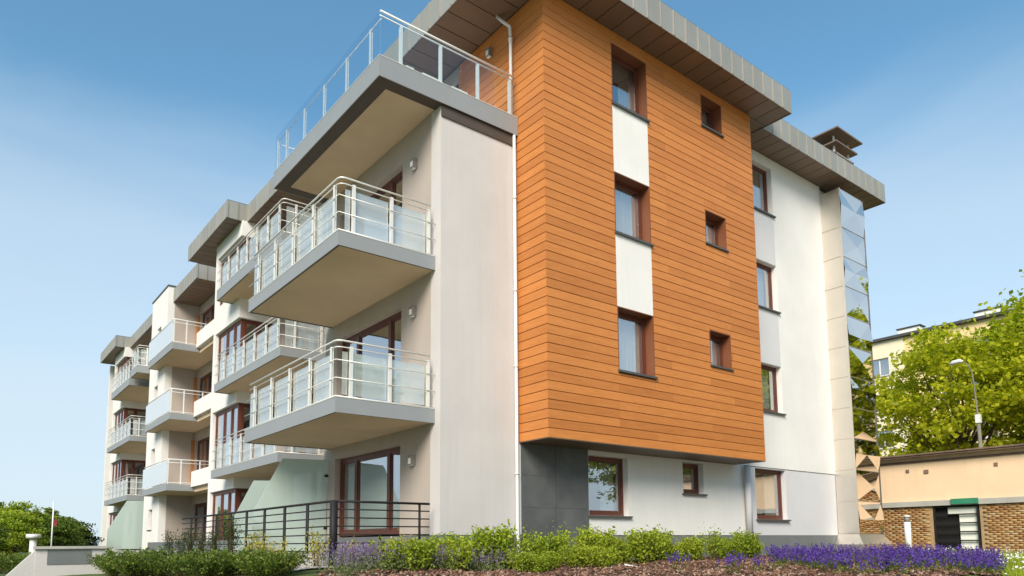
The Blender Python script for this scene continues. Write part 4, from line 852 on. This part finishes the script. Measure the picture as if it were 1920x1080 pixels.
for i, (x, y, s_, k) in enumerate(((-6.6, 17.0, .95, 0), (-5.2, 19.5, .9, 1), (-4.0, 22.0, .95, 0), (-6.9, 21.5, 1.1, 2), (-5.0, 25.0, 1.05, 1), (-3.0, 27.5, 1.05, 0), (-8.2, 19.0, 1.1, 1), (-2.2, 31.0, 1.15, 2), (-6.2, 30.0, 1.35, 0), (-9.5, 24.0, 1.3, 0), (-4.2, 34.0, 1.4, 1))):
    put_tree('garden_bush', (B1, B2, B3)[k], (x, y, G(x, y) - 0.1), s_ * 0.62, ('mid green rounded bush in the garden left of the building', 'yellowish green bush in the garden left of the building', 'dark green bush in the garden left of the building')[k], ('mid green garden bushes', 'yellowish garden bushes', 'dark green garden bushes')[k], 'bush')
T3 = tree_parts('slim', 6, 1.8, 1.1, 1.7, 40, 90, 0.22, 'leaf_mid', 0.08)
for (x, y, s_) in ((-7.5, 42, .62), (-4.5, 45, .66), (-1.5, 47, .6), (-10, 46, .6)):
    put_tree('slim_tree', T3, (x, y, G(x, y)), s_, 'slim pale tree rising above the bushes at the left edge', 'slim trees beyond the bushes')
for i in range(9):
    put_plant('low_hedge_shrub', JUN, -5.2 - random.uniform(0, 1.0), 5.2 + i * 0.75, random.uniform(0.5, 0.8), 'low green shrub behind the small retaining wall', 'low shrubs behind the retaining wall')
rw_ = tag(empty('retaining_wall', (-5.85, 4.2, -1.0)), 'low pale retaining wall with dark panel and grey coping', 'wall')
MB().box(0, 1.15, 0, 0.25, -0.2, 0.80).build('wall_body', 'greige', rw_); MB().box(-0.05, 1.2, -0.05, 0.30, 0.802, 0.85).build('coping', 'concrete', rw_)
MB().box(0.16, 0.85, -0.012, -0.002, 0.52, 0.78).build('dark_panel', 'plinth', rw_)
mb = MB(); mb.add([(-0.002, 0.02, -0.3), (-0.6, 0.02, -0.3), (-0.6, 0.02, 0.15), (-0.002, 0.02, 0.80), (-0.002, 0.2, -0.3), (-0.6, 0.2, -0.3), (-0.6, 0.2, 0.15), (-0.002, 0.2, 0.80)], [(0, 3, 2, 1), (4, 5, 6, 7), (0, 1, 5, 4), (1, 2, 6, 5), (2, 3, 7, 6), (3, 0, 4, 7)]); mb.build('sloping_wing', 'greige', rw_)
mu_ = tag(empty('mushroom_lamp', (-5.5, 9.13, G(-5.5, 9.13))), 'short grey garden lamp with a round flat cap among the bushes', 'garden lamp')
MB().tube([(0, 0, -0.1), (0, 0, 0.72)], 0.075, 12).build('post', 'steel', mu_, True); MB().tube([(0, 0, 0.722), (0, 0, 0.82)], [0.16, 0.15], 16).build('cap', 'steel', mu_, True)
fp_ = tag(empty('flag_pole', (-4.8, 12.4, G(-4.8, 12.4))), 'thin pale pole with a small red flag beyond the retaining wall', 'pole')
MB().tube([(0, 0, 0), (0, 0, 1.75)], 0.018, 8).build('pole', 'whitemetal', fp_, True)
mb = MB(); mb.add([(0.02, 0, 1.26), (0.10, 0.02, 1.25), (0.10, 0.0, 1.06), (0.02, 0, 1.07)], [(0, 1, 2, 3)]); mb.build('flag', 'red', fp_)

# ------------------------------------------------------------------ labels that single out each plant of a row, counted from the left as the camera sees them
ORD = 'first second third fourth fifth sixth seventh eighth ninth tenth eleventh twelfth thirteenth fourteenth fifteenth sixteenth seventeenth eighteenth nineteenth twentieth twenty-first twenty-second twenty-third twenty-fourth'.split()
TPL = {
    'lime green shrubs along the wall': '{} bushy lime green shrub from the left along the building wall',
    'small lime shrubs before the wall row': '{} small lime green shrub from the left, in mulch before the taller row',
    'lilac catmint by the fence': '{} lilac catmint clump from the left, by the black terrace fence',
    'lime shrubs among the catmint': '{} small lime green shrub from the left among the lilac catmint',
    'golden shrubs by the fence': '{} yellow leaved shrub from the left at the black terrace fence',
    'conifer saplings along the gravel': '{} narrow dark conifer sapling from the left along the gravel strip',
    'low green shrubs by the gravel': '{} low spreading green shrub from the left, outside the gravel strip',
    'single sage plants in the mulch': '{} single purple sage plant from the left in the bark mulch',
    'mid green garden bushes': '{} mid green rounded bush from the left in the side garden',
    'yellowish garden bushes': '{} yellowish green bush from the left in the side garden',
    'dark green garden bushes': '{} dark green bush from the left in the side garden',
    'slim trees beyond the bushes': '{} slim tree from the left above the garden bushes',
    'low shrubs behind the retaining wall': '{} low green shrub from the left behind the small retaining wall',
}
def screen_x(o):
    v = o.location - Vector((-7.2204, -11.2766, -0.1572)); return v.dot(_r) / max(v.dot(_f), 0.1)
for g_, t_ in TPL.items():
    for i, o in enumerate(sorted([o for o in COL.objects if o.get('group') == g_], key=screen_x)): o['label'] = t_.format(ORD[i])
